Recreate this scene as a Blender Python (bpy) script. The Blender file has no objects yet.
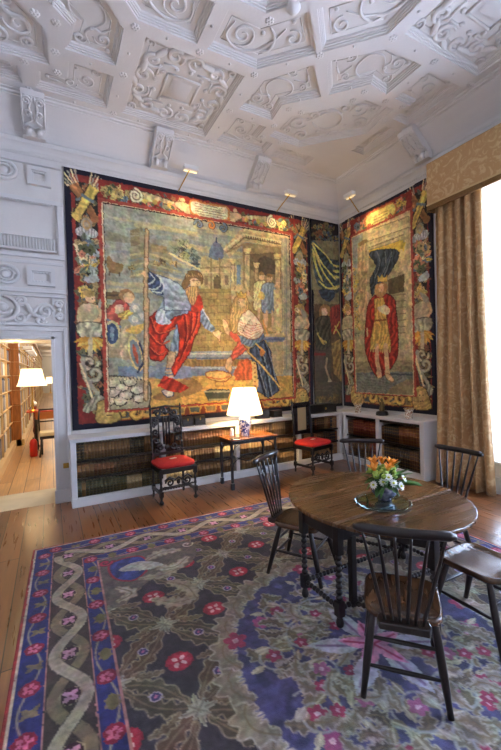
import bpy, bmesh, math, random
import numpy as np
from mathutils import Vector, Matrix, geometry
R = random.Random(7); RN = np.random.RandomState(5)
PI = math.pi
C = bpy.context.scene.collection
S = bpy.context.scene

# ------------------------------------------------------------------ camera numbers (solved from the room's perspective)
WORLD, LAMP, SPOT, GAL, EXPO = 15.0, 85, 21, 42, 0.45
CAM = dict(loc=(-5.1993, -5.7141, 1.7366), yaw=0.4951, pitch=-0.0143, roll=-0.0278, f=371.07)
def cam_axes():
    y, p, r = CAM['yaw'], CAM['pitch'], CAM['roll']
    fw = Vector((math.sin(y)*math.cos(p), math.cos(y)*math.cos(p), math.sin(p)))
    ri = fw.cross(Vector((0, 0, 1))).normalized(); up = ri.cross(fw)
    return fw, math.cos(r)*ri + math.sin(r)*up, -math.sin(r)*ri + math.cos(r)*up
FW, RI, UP = cam_axes()
def wall_a(x, y):      # drawing point of the photo -> (x, z) on the tapestry wall
    d = FW + RI*((x-250.5)/CAM['f']) - UP*((y-375)/CAM['f']); t = (0-CAM['loc'][1])/d.y
    return CAM['loc'][0]+d.x*t, CAM['loc'][2]+d.z*t
def wall_b(x, y):      # -> (y, z) on the window wall
    d = FW + RI*((x-250.5)/CAM['f']) - UP*((y-375)/CAM['f']); t = (0-CAM['loc'][0])/d.x
    return CAM['loc'][1]+d.y*t, CAM['loc'][2]+d.z*t

# ------------------------------------------------------------------ materials
def s2l(c): 
    return tuple((v/12.92 if v <= .04045 else ((v+.055)/1.055)**2.4) for v in [q/255 for q in c])
MATS = {}
def mat(name, rgb=(128,128,128), rough=.5, metal=0, noise=0, nscale=8, bump=0, bscale=60, stretch=None, rgb2=None, trans=0, emit=None, estr=0, alpha=1, coat=0, spec=None, sheen=0, ior=None, sub=0):
    if name in MATS: return MATS[name]
    m = bpy.data.materials.new(name); m.use_nodes = True; nt = m.node_tree; N = nt.nodes; Lk = nt.links
    b = N['Principled BSDF']; c = s2l(rgb)
    b.inputs['Base Color'].default_value = (*c, 1); b.inputs['Roughness'].default_value = rough; b.inputs['Metallic'].default_value = metal
    b.inputs['Transmission Weight'].default_value = trans; b.inputs['Coat Weight'].default_value = coat
    b.inputs['Coat Roughness'].default_value = .15; b.inputs['Sheen Weight'].default_value = sheen
    if spec is not None: b.inputs['Specular IOR Level'].default_value = spec
    if ior: b.inputs['IOR'].default_value = ior
    if alpha < 1: b.inputs['Alpha'].default_value = alpha
    if emit: b.inputs['Emission Color'].default_value = (*s2l(emit), 1); b.inputs['Emission Strength'].default_value = estr
    tc = N.new('ShaderNodeTexCoord'); mp = N.new('ShaderNodeMapping'); Lk.new(tc.outputs['Object'], mp.inputs[0])
    if stretch: mp.inputs['Scale'].default_value = stretch
    if noise or rgb2:
        n = N.new('ShaderNodeTexNoise'); n.inputs['Scale'].default_value = nscale; n.inputs['Detail'].default_value = 5; Lk.new(mp.outputs[0], n.inputs[0])
        r = N.new('ShaderNodeValToRGB'); Lk.new(n.outputs[0], r.inputs[0])
        c2 = s2l(rgb2) if rgb2 else tuple(v*(1-noise) for v in c)
        r.color_ramp.elements[0].color = (*c2, 1); r.color_ramp.elements[0].position = .35
        r.color_ramp.elements[1].color = (*c, 1); r.color_ramp.elements[1].position = .65
        Lk.new(r.outputs[0], b.inputs['Base Color'])
    if bump:
        n2 = N.new('ShaderNodeTexNoise'); n2.inputs['Scale'].default_value = bscale; n2.inputs['Detail'].default_value = 3; Lk.new(mp.outputs[0], n2.inputs[0])
        bp = N.new('ShaderNodeBump'); bp.inputs['Strength'].default_value = bump; bp.inputs['Distance'].default_value = .01
        Lk.new(n2.outputs[0], bp.inputs['Height']); Lk.new(bp.outputs[0], b.inputs['Normal'])
    MATS[name] = m; return m
plaster = mat('plaster', (226,221,214), .75, noise=.05, nscale=2.5, bump=.15, bscale=25)
paint = mat('white_paint', (222,220,216), .55, noise=.05, nscale=3)
ceilm = mat('ceiling_plaster', (224,220,216), .8, noise=.06, nscale=1.5, bump=.12, bscale=30)
darkwood = mat('dark_oak', (30,19,15), .32, noise=.5, nscale=5, stretch=(8,8,1), coat=.25)
blackwood = mat('black_wood', (20,15,15), .3, coat=.3)
chairwood = mat('chair_wood', (34,21,16), .28, noise=.5, nscale=6, stretch=(4,4,1), coat=.4)
seatwood = mat('seat_wood', (92,62,38), .26, rgb2=(48,30,19), nscale=5, stretch=(5,1,1), coat=.3)
brass = mat('brass', (190,150,70), .3, metal=1)
redcush = mat('red_cloth', (186,30,20), .85, noise=.2, nscale=20, bump=.3, bscale=200)
white = mat('white_enamel', (235,235,232), .4)
navy = mat('navy_tape', (22,22,48), .9)

def colmat(name, rough=.9, bump=.4, bscale=250, sheen=0):
    m = mat(name, rough=rough, bump=bump, bscale=bscale, sheen=sheen)
    nt = m.node_tree; a = nt.nodes.new('ShaderNodeVertexColor'); a.layer_name = 'Col'
    nt.links.new(a.outputs[0], nt.nodes['Principled BSDF'].inputs['Base Color']); return m

def planks(name, c1, c2, rough=.35, w=.17, l=2.6, coat=.2, rot=PI/2, gap=(20,12,8), gs=.004):
    m = mat(name, c1, rough, coat=coat); nt = m.node_tree; N = nt.nodes; Lk = nt.links; b = N['Principled BSDF']
    mp = [n for n in N if n.type == 'MAPPING'][0]; mp.inputs['Rotation'].default_value = (0, 0, rot)
    br = N.new('ShaderNodeTexBrick'); br.inputs['Scale'].default_value = 1; br.inputs['Brick Width'].default_value = l; br.inputs['Row Height'].default_value = w
    br.inputs['Mortar Size'].default_value = gs; br.inputs['Color1'].default_value = (*s2l(c1),1); br.inputs['Color2'].default_value = (*s2l(c2),1); br.inputs['Mortar'].default_value = (*s2l(gap),1)
    br.inputs['Bias'].default_value = 0; Lk.new(mp.outputs[0], br.inputs[0])
    mp2 = N.new('ShaderNodeMapping'); mp2.inputs['Scale'].default_value = (1.2, 18, 1); Lk.new(mp.outputs[0], mp2.inputs[0])
    n = N.new('ShaderNodeTexNoise'); n.inputs['Scale'].default_value = 2; n.inputs['Detail'].default_value = 7; Lk.new(mp2.outputs[0], n.inputs[0])
    mx = N.new('ShaderNodeMix'); mx.data_type = 'RGBA'; mx.blend_type = 'MULTIPLY'; mx.inputs[0].default_value = .7
    rp = N.new('ShaderNodeValToRGB'); rp.color_ramp.elements[0].position = .3; rp.color_ramp.elements[0].color = (.62,.58,.54,1); rp.color_ramp.elements[1].position = .7; rp.color_ramp.elements[1].color = (1.15,1.1,1.05,1)
    Lk.new(n.outputs[0], rp.inputs[0]); Lk.new(br.outputs[0], mx.inputs[6]); Lk.new(rp.outputs[0], mx.inputs[7]); Lk.new(mx.outputs[2], b.inputs['Base Color'])
    mr = N.new('ShaderNodeMapRange'); mr.inputs[3].default_value = rough-.1; mr.inputs[4].default_value = rough+.15; Lk.new(n.outputs[0], mr.inputs[0]); Lk.new(mr.outputs[0], b.inputs['Roughness'])
    return m

# ------------------------------------------------------------------ mesh helpers
def obj(name, bm, m=None, parent=None, smooth=False, loc=None, rotz=None):
    me = bpy.data.meshes.new(name); bm.normal_update(); bm.to_mesh(me); bm.free()
    if smooth:
        me.polygons.foreach_set('use_smooth', [True]*len(me.polygons))
    if m:
        for q in (m if isinstance(m, (list, tuple)) else [m]): me.materials.append(q)
    o = bpy.data.objects.new(name, me); C.objects.link(o)
    if parent: o.parent = parent
    if loc is not None: o.location = loc
    if rotz is not None: o.rotation_euler = (0, 0, rotz)
    return o
def tag(o, label, cat, group=None):
    o['label'] = label; o['category'] = cat
    if group: o['group'] = group
    return o
def thing(name, label, cat, loc=(0,0,0), rotz=0, group=None):
    o = bpy.data.objects.new(name, None); C.objects.link(o); o.location = loc; o.rotation_euler = (0,0,rotz)
    o.empty_display_size = .1
    return tag(o, label, cat, group)
def struct(name, bm, m, parent=None, smooth=False):
    o = obj(name, bm, m, parent, smooth)
    if not parent: o['kind'] = 'structure'
    return o
def dup(root, loc, rotz, label=None, group=None):
    r = root.copy(); C.objects.link(r); r.location = loc; r.rotation_euler = (0,0,rotz)
    if label: r['label'] = label
    if group: r['group'] = group
    for ch in list(root.children):
        c = ch.copy(); C.objects.link(c); c.parent = r
        for g in ch.children:
            d = g.copy(); C.objects.link(d); d.parent = c
    return r
def bev(o, w=.004, seg=2, ang=35):
    md = o.modifiers.new('bevel', 'BEVEL'); md.width = w; md.segments = seg; md.limit_method = 'ANGLE'; md.angle_limit = math.radians(ang); return o
def box(bm, x0, x1, y0, y1, z0, z1, mi=0, M=None):
    vs = [bm.verts.new(Vector(p) if M is None else M @ Vector(p)) for p in ((x0,y0,z0),(x1,y0,z0),(x1,y1,z0),(x0,y1,z0),(x0,y0,z1),(x1,y0,z1),(x1,y1,z1),(x0,y1,z1))]
    for f in ((3,2,1,0),(4,5,6,7),(0,1,5,4),(1,2,6,5),(2,3,7,6),(3,0,4,7)):
        bm.faces.new([vs[i] for i in f]).material_index = mi
    return vs
def nb(): return bmesh.new()
def tube(bm, pts, rad, seg=8, flat=None, cap=True, mi=0, up=None):
    pts = [Vector(p) for p in pts]; n = len(pts)
    if not hasattr(rad, '__len__'): rad = [rad]*n
    rings = []; prev = None
    for i, p in enumerate(pts):
        t = (pts[min(i+1,n-1)]-pts[max(i-1,0)])
        if t.length < 1e-9: t = Vector((0,0,1))
        t.normalize()
        if up is not None: a = Vector(up)
        elif prev is None: a = Vector((0,0,1)) if abs(t.z) < .9 else Vector((1,0,0))
        else: a = prev
        a = a - t*a.dot(t)
        if a.length < 1e-6: a = Vector((1,0,0)) - t*t.x
        a.normalize(); prev = a; b = t.cross(a)
        fl = flat or 1
        rings.append([bm.verts.new(p + (a*math.cos(k*2*PI/seg)*fl + b*math.sin(k*2*PI/seg))*rad[i]) for k in range(seg)])
    for i in range(n-1):
        for k in range(seg):
            f = bm.faces.new((rings[i][k], rings[i][(k+1)%seg], rings[i+1][(k+1)%seg], rings[i+1][k])); f.material_index = mi; f.smooth = True
    if cap:
        bm.faces.new(rings[0][::-1]).material_index = mi; bm.faces.new(rings[-1]).material_index = mi
def lathe(bm, prof, cx=0, cy=0, z0=0, seg=20, mi=0, M=None, caps=True):
    rings = []
    for r, z in prof:
        r = max(r, .0004)
        ring = []
        for k in range(seg):
            v = Vector((cx+r*math.cos(2*PI*k/seg), cy+r*math.sin(2*PI*k/seg), z0+z)); ring.append(bm.verts.new(M @ v if M is not None else v))
        rings.append(ring)
    for i in range(len(rings)-1):
        for k in range(seg):
            f = bm.faces.new((rings[i][k], rings[i][(k+1)%seg], rings[i+1][(k+1)%seg], rings[i+1][k])); f.smooth = True; f.material_index = mi
    if caps:
        bm.faces.new(rings[0][::-1]).material_index = mi; bm.faces.new(rings[-1]).material_index = mi
def prism(bm, poly, z0, z1, mi=0, M=None):
    a = [bm.verts.new((M @ Vector((x,y,z0))) if M is not None else (x,y,z0)) for x,y in poly]; b = [bm.verts.new((M @ Vector((x,y,z1))) if M is not None else (x,y,z1)) for x,y in poly]
    n = len(poly); bm.faces.new(a[::-1]).material_index = mi; bm.faces.new(b).material_index = mi
    for i in range(n): bm.faces.new((a[i], a[(i+1)%n], b[(i+1)%n], b[i])).material_index = mi
def ball(bm, c, r, sc=(1,1,1), u=10, v=7, mi=0):
    M = Matrix.Translation(c) @ Matrix.Diagonal((*sc, 1))
    res = bmesh.ops.create_uvsphere(bm, u_segments=u, v_segments=v, radius=r, matrix=M)
    for vv in res['verts']:
        for f in vv.link_faces: f.smooth = True; f.material_index = mi
def spiral(cx, cy, r0, turns, a0=0, ccw=1, n=None, r1=.15):
    n = n or int(16*turns)+2; out = []
    for i in range(n+1):
        t = i/n; r = r0*(1-(1-r1)*t); a = a0+ccw*turns*2*PI*t
        out.append((cx+r*math.cos(a), cy+r*math.sin(a)))
    return out
def inset(poly, d):
    n = len(poly); out = []
    for i in range(n):
        p0, p1, p2 = Vector(poly[i-1]), Vector(poly[i]), Vector(poly[(i+1)%n])
        e1 = (p1-p0).normalized(); e2 = (p2-p1).normalized(); n1 = Vector((-e1.y, e1.x)); n2 = Vector((-e2.y, e2.x))
        b = (n1+n2); k = 1+n1.dot(n2); out.append(tuple(p1 + b*(d/max(k,.3))))
    return out
def area(poly): return sum(poly[i-1][0]*poly[i][1]-poly[i][0]*poly[i-1][1] for i in range(len(poly)))/2

# ================================================================== ROOM SHELL
CX = -3.66; X0 = -7.32; Y0 = -7.6; CH = 5.2
floor_m = planks('floor_boards', (142,94,56), (98,60,36), rough=.28, w=.19, l=3.1, coat=.35)
bm = nb(); box(bm, X0-.3, .6, Y0-.3, 0, -.1, 0); struct('floor', bm, floor_m)
stone = mat('threshold_stone', (206,196,168), .6, noise=.12, nscale=4)
bm = nb(); box(bm, -6.26, -5.16, 0, .75, -.1, 0); struct('floor_threshold', bm, stone)
gal_m = planks('gallery_boards', (205,165,115), (180,138,90), rough=.35, w=.2, l=3, coat=.2)
bm = nb(); box(bm, -6.6, -2.4, .75, 36, -.1, 0); struct('floor_gallery', bm, gal_m)

# back wall with doorway
DX0, DX1, DZ = -6.26, -5.16, 2.22
bm = nb(); box(bm, X0-.3, DX0, 0, .75, 0, 5.4); box(bm, DX1, .5, 0, .75, 0, 5.4); box(bm, DX0, DX1, 0, .75, DZ, 5.4)
struct('wall_back', bm, plaster)
# right wall with windows
WIN = [(-4.0, -2.62, .42, 4.1), (-7.0, -5.4, .42, 4.1)]
bm = nb(); T = .5
ys = [0]
box(bm, 0, T, -2.62, 0, 0, 5.4); box(bm, 0, T, -5.4, -4.0, 0, 5.4); box(bm, 0, T, Y0-.3, -7.0, 0, 5.4)
for a, b, z0, z1 in WIN: box(bm, 0, T, a, b, 0, z0); box(bm, 0, T, a, b, z1, 5.4)
struct('wall_right', bm, plaster)
bm = nb(); box(bm, X0-.3, X0, Y0-.3, 0, 0, 5.4); struct('wall_left', bm, plaster)
bm = nb(); box(bm, X0-.3, .5, Y0-.3, Y0, 0, 5.4)
struct('wall_front', bm, plaster)
glass = mat('window_glass', (245,250,255), .02, trans=1, ior=1.02, alpha=.25)
def window(n, axis, a, b, z0, z1, pos):
    # sash window: frame, glazing bars, glass
    bm = nb(); cols, rows = 4, 8
    def bx(u0,u1,w0,w1,t=.025):
        if axis == 'x': box(bm, pos-t, pos+t, u0, u1, w0, w1)
        else: box(bm, u0, u1, pos-t, pos+t, w0, w1)
    bx(a, b, z0, z0+.07, .04); bx(a, b, z1-.06, z1, .04); bx(a, a+.06, z0, z1, .04); bx(b-.06, b, z0, z1, .04); bx(a, b, (z0+z1)/2-.03, (z0+z1)/2+.03, .035)
    for i in range(1, cols): u = a+(b-a)*i/cols; bx(u-.012, u+.012, z0, z1, .018)
    for i in range(1, rows): w = z0+(z1-z0)*i/rows; bx(a, b, w-.012, w+.012, .018)
    o = struct('window_%d' % n, bm, paint)
    bm = nb()
    if axis == 'x': box(bm, pos-.003, pos+.003, a+.02, b-.02, z0+.02, z1-.02)
    else: box(bm, a+.02, b-.02, pos-.003, pos+.003, z0+.02, z1-.02)
    obj('window_glass', bm, glass, o)
window(1, 'x', *WIN[0], .42); window(2, 'x', *WIN[1], .42)
# window boards + reveal linings
bm = nb()
for a, b, z0, z1 in WIN: box(bm, -.03, .38, a-.04, b+.04, z0-.04, z0+.008)
bev(struct('trim_sill', bm, paint), .01)
# cornice + cove swept around the room
def sweep(prof, name, m, rect=(X0, 0, Y0, 0), smooth=False, parent=None):
    bm = nb(); x0, x1, y0, y1 = rect; rings = []
    for d, z in prof:
        rings.append([bm.verts.new(q) for q in ((x0+d,y0+d,z),(x1-d,y0+d,z),(x1-d,y1-d,z),(x0+d,y1-d,z))])
    for i in range(len(rings)-1):
        for k in range(4): bm.faces.new((rings[i][k], rings[i+1][k], rings[i+1][(k+1)%4], rings[i][(k+1)%4]))
    return struct(name, bm, m, parent)
corn = sweep([(-.01,4.585),(.035,4.59),(.035,4.625),(.05,4.635),(.05,4.67),(.062,4.685),(.075,4.71),(.10,4.735),(.125,4.75),(.125,4.79),(.11,4.80),(.07,4.81),(.07,4.83),(.085,4.84)], 'trim_cornice', paint)
sweep([(.085,4.84),(.105,4.88),(.14,4.92),(.20,4.98),(.28,5.05),(.36,5.11),(.405,5.14),(.405,5.155),(.43,5.16),(.43,5.185),(.46,5.19),(.46,5.205)], 'trim_cove', ceilm)
bm = nb()
for k in range(150): 
    x = -.10-k*.04
    if x > -6.2: box(bm, x-.022, x, -.062, -.04, 4.64, 4.662)
for k in range(110): y = -.1-k*.04; box(bm, -.062, -.04, y-.022, y, 4.64, 4.662)
obj('bead_course', bm, paint, corn)

# ceiling with coffers
F = {}
F['sq'] = [(-4.25,-1.83),(-3.07,-1.83),(-3.07,-.56),(-4.25,-.56)]
c10 = [(-2.88,-1.31),(-2.88,-1.83),(-2.43,-2.33),(-2.04,-1.97),(-2.41,-1.62),(-2.37,-1.31)]
c7 = [(-3.60,-1.98),(-3.60,-2.48),(-3.21,-2.48),(-2.87,-2.82),(-2.50,-2.46),(-2.99,-1.98)]
c11 = [(-2.88,-1.15),(-2.88,-.56),(-2.08,-.56),(-2.08,-.86),(-2.37,-.86),(-2.37,-1.15)]
c14 = [(-2.22,-1.0),(-2.2,-1.45),(-1.45,-2.2),(-1.0,-2.22),(-.96,-1.67),(-1.67,-.96)]
c2 = [(-1.94,-.84),(-1.25,-.84),(-1.25,-.57),(-1.94,-.57)]
c8 = [(CX-.42,CX+1.05),(CX+.42,CX+1.05),(CX+1.05,CX+.42),(CX+1.05,CX-.42),(CX+.42,CX-1.05),(CX-.42,CX-1.05),(CX-1.05,CX-.42),(CX-1.05,CX+.42)]
def sym(k, p):
    x, y = p[0]-CX, p[1]-CX
    if k & 4: x, y = y, x
    if k & 1: x = -x
    if k & 2: y = -y
    return (x+CX, y+CX)
coffers = []
def addc(poly, ks, kind):
    for k in ks:
        q = [sym(k, p) for p in poly]
        if area(q) < 0: q = q[::-1]
        coffers.append((q, kind, k))
addc(F['sq'], (0,2,4,5), 'sq'); addc(c10, range(8), 'c10'); addc(c7, range(8), 'c7'); addc(c11, range(8), 'c11'); addc(c14, (0,1,2,3), 'c14'); addc(c2, range(8), 'c2'); addc(c8, (0,), 'c8')
bm = nb()
outer = [(X0+.455,Y0+.455),(-.455,Y0+.455),(-.455,-.455),(X0+.455,-.455)]
loops = [[Vector((x,y,0)) for x,y in outer]] + [[Vector((x,y,0)) for x,y in q[::-1]] for q,_,_ in coffers]
flat = [v for l in loops for v in l]
vv = [bm.verts.new((v.x, v.y, CH)) for v in flat]
for t in geometry.tessellate_polygon(loops):
    try:
        f = bm.faces.new([vv[i] for i in t]); f.normal_update()
        if f.normal.z > 0: f.normal_flip()
    except ValueError: pass
prof = [(0,0),(.0,.022),(.016,.022),(.016,.036),(.032,.036),(.032,.05),(.046,.054),(.05,.075)]
for q, kind, k in coffers:
    rings = []
    for d, h in prof:
        rings.append([bm.verts.new((x,y,CH+h)) for x,y in (inset(q, d) if d else q)])
    n = len(q)
    for i in range(len(rings)-1):
        for j in range(n): bm.faces.new((rings[i][j], rings[i+1][j], rings[i+1][(j+1)%n], rings[i][(j+1)%n]))
    bm.faces.new(rings[-1][::-1])
ceiling = struct('ceiling', bm, ceilm)
bm = nb(); box(bm, X0-.3, .5, Y0-.3, .7, 5.36, 5.46); struct('ceiling_slab', bm, ceilm)
# plaster relief
ZB = CH+.075
def rel(bm, pts, r, k=0, z=ZB-.01, sc=1, seg=6, flat=.8):
    P = [sym(k, p) for p in pts]; n = len(P)
    rad = r if hasattr(r,'__len__') else [r*(.45+.55*math.sin(PI*min(1,(i+.6)/(n)))) for i in range(n)]
    tube(bm, [(x,y,z) for x,y in P], rad, seg=seg, flat=flat, up=(0,0,1))
def blob(bm, x, y, r, k=0, z=ZB-.01, sc=(1,1,.6)):
    a, b = sym(k, (x,y)); ball(bm, (a,b,z), r, sc, 8, 5)
def catm(P, n=6, closed=False):
    P = [np.array(p, float) for p in P]; m = len(P); out = []
    rng = range(m if closed else m-1)
    for i in rng:
        p0 = P[(i-1)%m] if (closed or i>0) else P[0]; p1 = P[i]; p2 = P[(i+1)%m]; p3 = P[(i+2)%m] if (closed or i+2<m) else P[-1]
        for j in range(n):
            t = j/n; out.append(tuple(.5*((2*p1)+(-p0+p2)*t+(2*p0-5*p1+4*p2-p3)*t*t+(-p0+3*p1-3*p2+p3)*t**3)))
    if not closed: out.append(tuple(P[-1]))
    return out
for q, kind, k in coffers:
    if sum(p[0] for p in q)/len(q) < -6.6 : pass
    bm = nb()
    # fine moulded line inside each panel
    qi = inset(q, .11)
    for i in range(len(qi)):
        a, b = qi[i], qi[(i+1)%len(qi)]
        tube(bm, [(a[0],a[1],ZB),(b[0],b[1],ZB)], .007, 4)
    if kind == 'sq':
        cx, cy = -3.66, -1.195
        # bold strapwork wreath of c-scrolls and leaves
        for j in range(12):
            a = j*PI/6 + .13; rr = .44+.06*abs(math.sin(2*a))
            x, y = cx+rr*math.cos(a)*1.02, cy+rr*math.sin(a)*1.05
            rel(bm, spiral(x, y, .115, 1.3, a+PI*.9, 1 if j%2 else -1, r1=.2), .026, k, sc=1)
            x, y = cx+(rr+.03)*math.cos(a+.26), cy+(rr+.03)*math.sin(a+.26)
            rel(bm, catm([(x+.10*math.cos(a+1.2), y+.10*math.sin(a+1.2)), (x+.03*math.cos(a),y+.03*math.sin(a)), (x-.09*math.cos(a+1.9), y-.09*math.sin(a+1.9))]), .038, k)
            blob(bm, cx+.32*math.cos(a), cy+.32*math.sin(a), .03, k)
        for s in (-1,1):
            for t in (-1,1):
                rel(bm, spiral(cx+s*.49, cy+t*.53, .06, 1.2, PI/4, s), .018, k)
                rel(bm, [(cx+s*.12,cy+t*.32),(cx+s*.28,cy+t*.32)], [.014,.014], k); rel(bm, [(cx+s*.32,cy+t*.12),(cx+s*.32,cy+t*.28)], [.014,.014], k)
                blob(bm, cx+s*.3, cy+t*.02+.12*t, .022, k)
        for s in ((-.2,-.2,.2,-.2),(.2,-.2,.2,.2),(.2,.2,-.2,.2),(-.2,.2,-.2,-.2)):
            rel(bm, [(cx+s[0],cy+s[1]),(cx+s[2],cy+s[3])], [.015,.015], k)
        # pyramid boss
        vs = [bm.verts.new((*sym(k,(cx+a*.13,cy+b*.13)), ZB-.005)) for a,b in ((-1,-1),(1,-1),(1,1),(-1,1))]; ap = bm.verts.new((*sym(k,(cx,cy)), ZB-.15))
        for i in range(4): bm.faces.new((vs[i], vs[(i+1)%4], ap))
        bm.faces.new(vs)
    elif kind == 'c10':
        rel(bm, catm([(-2.62,-1.62),(-2.72,-1.75),(-2.66,-1.9),(-2.48,-1.92),(-2.38,-1.82),(-2.42,-1.7),(-2.5,-1.66)], 5), .014, k)
        rel(bm, catm([(-2.36,-2.12),(-2.30,-2.02),(-2.46,-1.97)]), .016, k)
        rel(bm, spiral(-2.72,-1.52,.09,1.4,0,1), .015, k); rel(bm, spiral(-2.50,-1.45,.07,1.3,PI,-1), .015, k)
        rel(bm, spiral(-2.3,-1.93,.06,1.3,PI/2,-1), .013, k); rel(bm, spiral(-2.55,-2.07,.075,1.3,0,1), .014, k)
        rel(bm, catm([(-2.78,-1.68),(-2.7,-1.6),(-2.62,-1.62),(-2.55,-1.53),(-2.6,-1.42)]), .015, k)
        blob(bm, -2.78,-1.4,.03,k); blob(bm,-2.6,-1.6,.026,k); blob(bm,-2.42,-2.2,.022,k)
    elif kind == 'c7':
        rel(bm, spiral(-3.30,-2.24,.14,1.7,PI*.6,-1), .016, k)
        rel(bm, catm([(-3.44,-2.34),(-3.46,-2.16),(-3.3,-2.06),(-3.1,-2.12),(-2.98,-2.3),(-2.93,-2.5)], 6), .016, k)
        rel(bm, spiral(-2.80,-2.44,.10,1.3,PI*1.2,1), .015, k)
        rel(bm, catm([(-3.08,-2.44),(-2.98,-2.36),(-2.96,-2.2),(-3.05,-2.14)]), .018, k)
        blob(bm, -3.12,-2.35,.028,k); blob(bm,-2.9,-2.6,.025,k)
    elif kind == 'c11':
        rel(bm, spiral(-2.62,-.85,.10,1.5,0,1), .014, k); rel(bm, spiral(-2.45,-.74,.075,1.3,PI,-1), .013, k)
        rel(bm, spiral(-2.7,-1.03,.06,1.2,PI,-1), .013, k); rel(bm, catm([(-2.8,-.7),(-2.65,-.68),(-2.5,-.64),(-2.3,-.7),(-2.2,-.68)]), .012, k)
        blob(bm,-2.2,-.72,.024,k); blob(bm,-2.8,-.68,.024,k); blob(bm,-2.5,-1.0,.02,k)
    elif kind == 'c14':
        rel(bm, [(-1.62+.24*math.cos(a)*.9-.0, -1.58+.2*math.sin(a)) for a in [j*PI/10 for j in range(21)]], [.018]*21, k)
        for (x,y,r,a,c) in ((-1.95,-1.35,.14,0,1),(-1.85,-1.58,.10,2,-1),(-1.35,-1.95,.14,PI/2,-1),(-1.55,-1.88,.09,3,1),(-1.3,-1.35,.12,1,1),(-1.15,-1.75,.10,0,-1),(-1.75,-1.15,.10,2,1),(-1.2,-2.05,.07,1,1),(-2.02,-1.15,.07,1,-1)):
            rel(bm, spiral(x,y,r,1.35,a,c), .02, k)
        rel(bm, catm([(-2.05,-1.25),(-2.0,-1.42),(-1.85,-1.45),(-1.7,-1.72),(-1.5,-1.78)]), .024, k)
        rel(bm, catm([(-1.25,-2.05),(-1.42,-2.0),(-1.45,-1.85)]), .024, k)
        blob(bm,-1.78,-1.78,.035,k); blob(bm,-1.3,-1.6,.03,k); blob(bm,-1.58,-1.3,.03,k)
    elif kind == 'c8':
        for j in range(8):
            a = j*PI/4
            rel(bm, spiral(CX+.62*math.cos(a), CX+.62*math.sin(a), .17, 1.5, a, 1 if j%2 else -1), .03)
            rel(bm, catm([(CX+.3*math.cos(a+.4),CX+.3*math.sin(a+.4)),(CX+.5*math.cos(a+.3),CX+.5*math.sin(a+.3)),(CX+.8*math.cos(a+.45),CX+.8*math.sin(a+.45))]), .035)
            blob(bm, CX+.3*math.cos(a), CX+.3*math.sin(a), .045)
        blob(bm, CX, CX, .12)
    else:
        rel(bm, catm([(-1.85,-.72),(-1.72,-.66),(-1.6,-.76),(-1.45,-.66),(-1.34,-.72)]), .012, k)
    obj('plaster_relief', bm, ceilm, ceiling, True)
# rosettes and studs on the bands
ros = [(-2.98,-1.22),(-2.98,-1.9),(-2.28,-1.22),(-2.46,-2.46),(-3.66,-1.91),(-1.98,-.93),(-3.17,-2.56),(-2.3,-.93),(-2.1,-1.62),(-1.6,-2.28),(-3.66,-2.7),(-2.0,-.5),(-2.97,-.5)]
done = set()
for x, y in ros:
    for k in range(8):
        p = sym(k, (x,y)); key = (round(p[0],2), round(p[1],2))
        if key in done or p[0] < -7 or p[1] > -.47: continue
        done.add(key); bm = nb()
        for j in range(6): ball(bm, (p[0]+.028*math.cos(j*PI/3), p[1]+.028*math.sin(j*PI/3), CH-.002), .02, (1,1,.7), 6, 4)
        ball(bm, (p[0],p[1],CH-.006), .018, (1,1,1), 6, 4)
        obj('rosette', bm, ceilm, ceiling, True)
studs = [(-2.63,-1.22),(-2.98,-1.55),(-2.72,-2.2),(-3.3,-1.91),(-2.5,-.5),(-3.3,-.5),(-3.66,-2.25),(-2.25,-1.8),(-2.97,-.85)]
bm = nb()
for x, y in studs:
    for k in range(8):
        p = sym(k,(x,y)); ball(bm, (p[0],p[1],CH), .018, (1,1,1), 6, 4)
obj('stud', bm, ceilm, ceiling, True)
bm = nb(); lathe(bm, [(.015,.07),(.03,.02),(.06,0),(.07,-.03),(.05,-.06),(.02,-.09)], -3.05, -2.80, CH, 14); obj('pendant', bm, ceilm, ceiling, True)
# carved corbels on the cove
def corbel(M, i):
    o = None; bm = nb(); w = .125
    side = [(.10,4.80),(.20,4.80),(.23,4.86),(.22,4.90),(.27,4.92),(.36,4.99),(.46,5.06),(.54,5.10),(.56,5.16),(.50,5.2),(.44,5.2),(.30,5.12),(.12,4.93)]
    a = [bm.verts.new(M @ Vector((-w, -d, z))) for d, z in side]; b = [bm.verts.new(M @ Vector((w, -d, z))) for d, z in side]; n = len(side)
    bm.faces.new(a); bm.faces.new(b[::-1])
    for j in range(n): bm.faces.new((a[j], b[j], b[(j+1)%n], a[(j+1)%n]))
    def on(u, t):   # point on sloping face
        d = .25+(.53-.25)*t; z = 4.91+(5.11-4.91)*t
        return M @ Vector((u, -d-.012, z-.012))
    for s in (-1,1):
        tube(bm, [on(s*.07+.05*math.cos(q)*(1-q/12), .82+.14*math.sin(q)*(1-q/12)) for q in [j*.5 for j in range(17)]], .016, 5)
        tube(bm, [on(s*.06+.035*math.cos(q)*(1-q/12), .4+.12*math.sin(q)*(1-q/12)) for q in [j*.5 for j in range(15)]], .014, 5)
        tube(bm, [on(s*.12,.0), on(s*.12,.5), on(s*.12,1)], .012, 5)
        tube(bm, [on(s*.01,.98), on(s*.045,.6), on(s*.02,.2), on(s*.09,.05)], .014, 5)
        tube(bm, [M @ Vector((s*.06,-.22,4.89)), M @ Vector((s*.06,-.26,4.84)), M @ Vector((s*.06,-.23,4.79))], .03, 8)
    obj('corbel', bm, ceilm, corn, False)
for x in (-5.28, CX, -2.03): corbel(Matrix.Translation((x,0,0)), 0)
for y in (-2.03, CX, -5.28): corbel(Matrix.Translation((0,y,0)) @ Matrix.Rotation(-PI/2, 4, 'Z'), 0)
# thin grey light cable channels on the cove
grey = mat('cable_grey', (120,118,115), .6)

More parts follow.
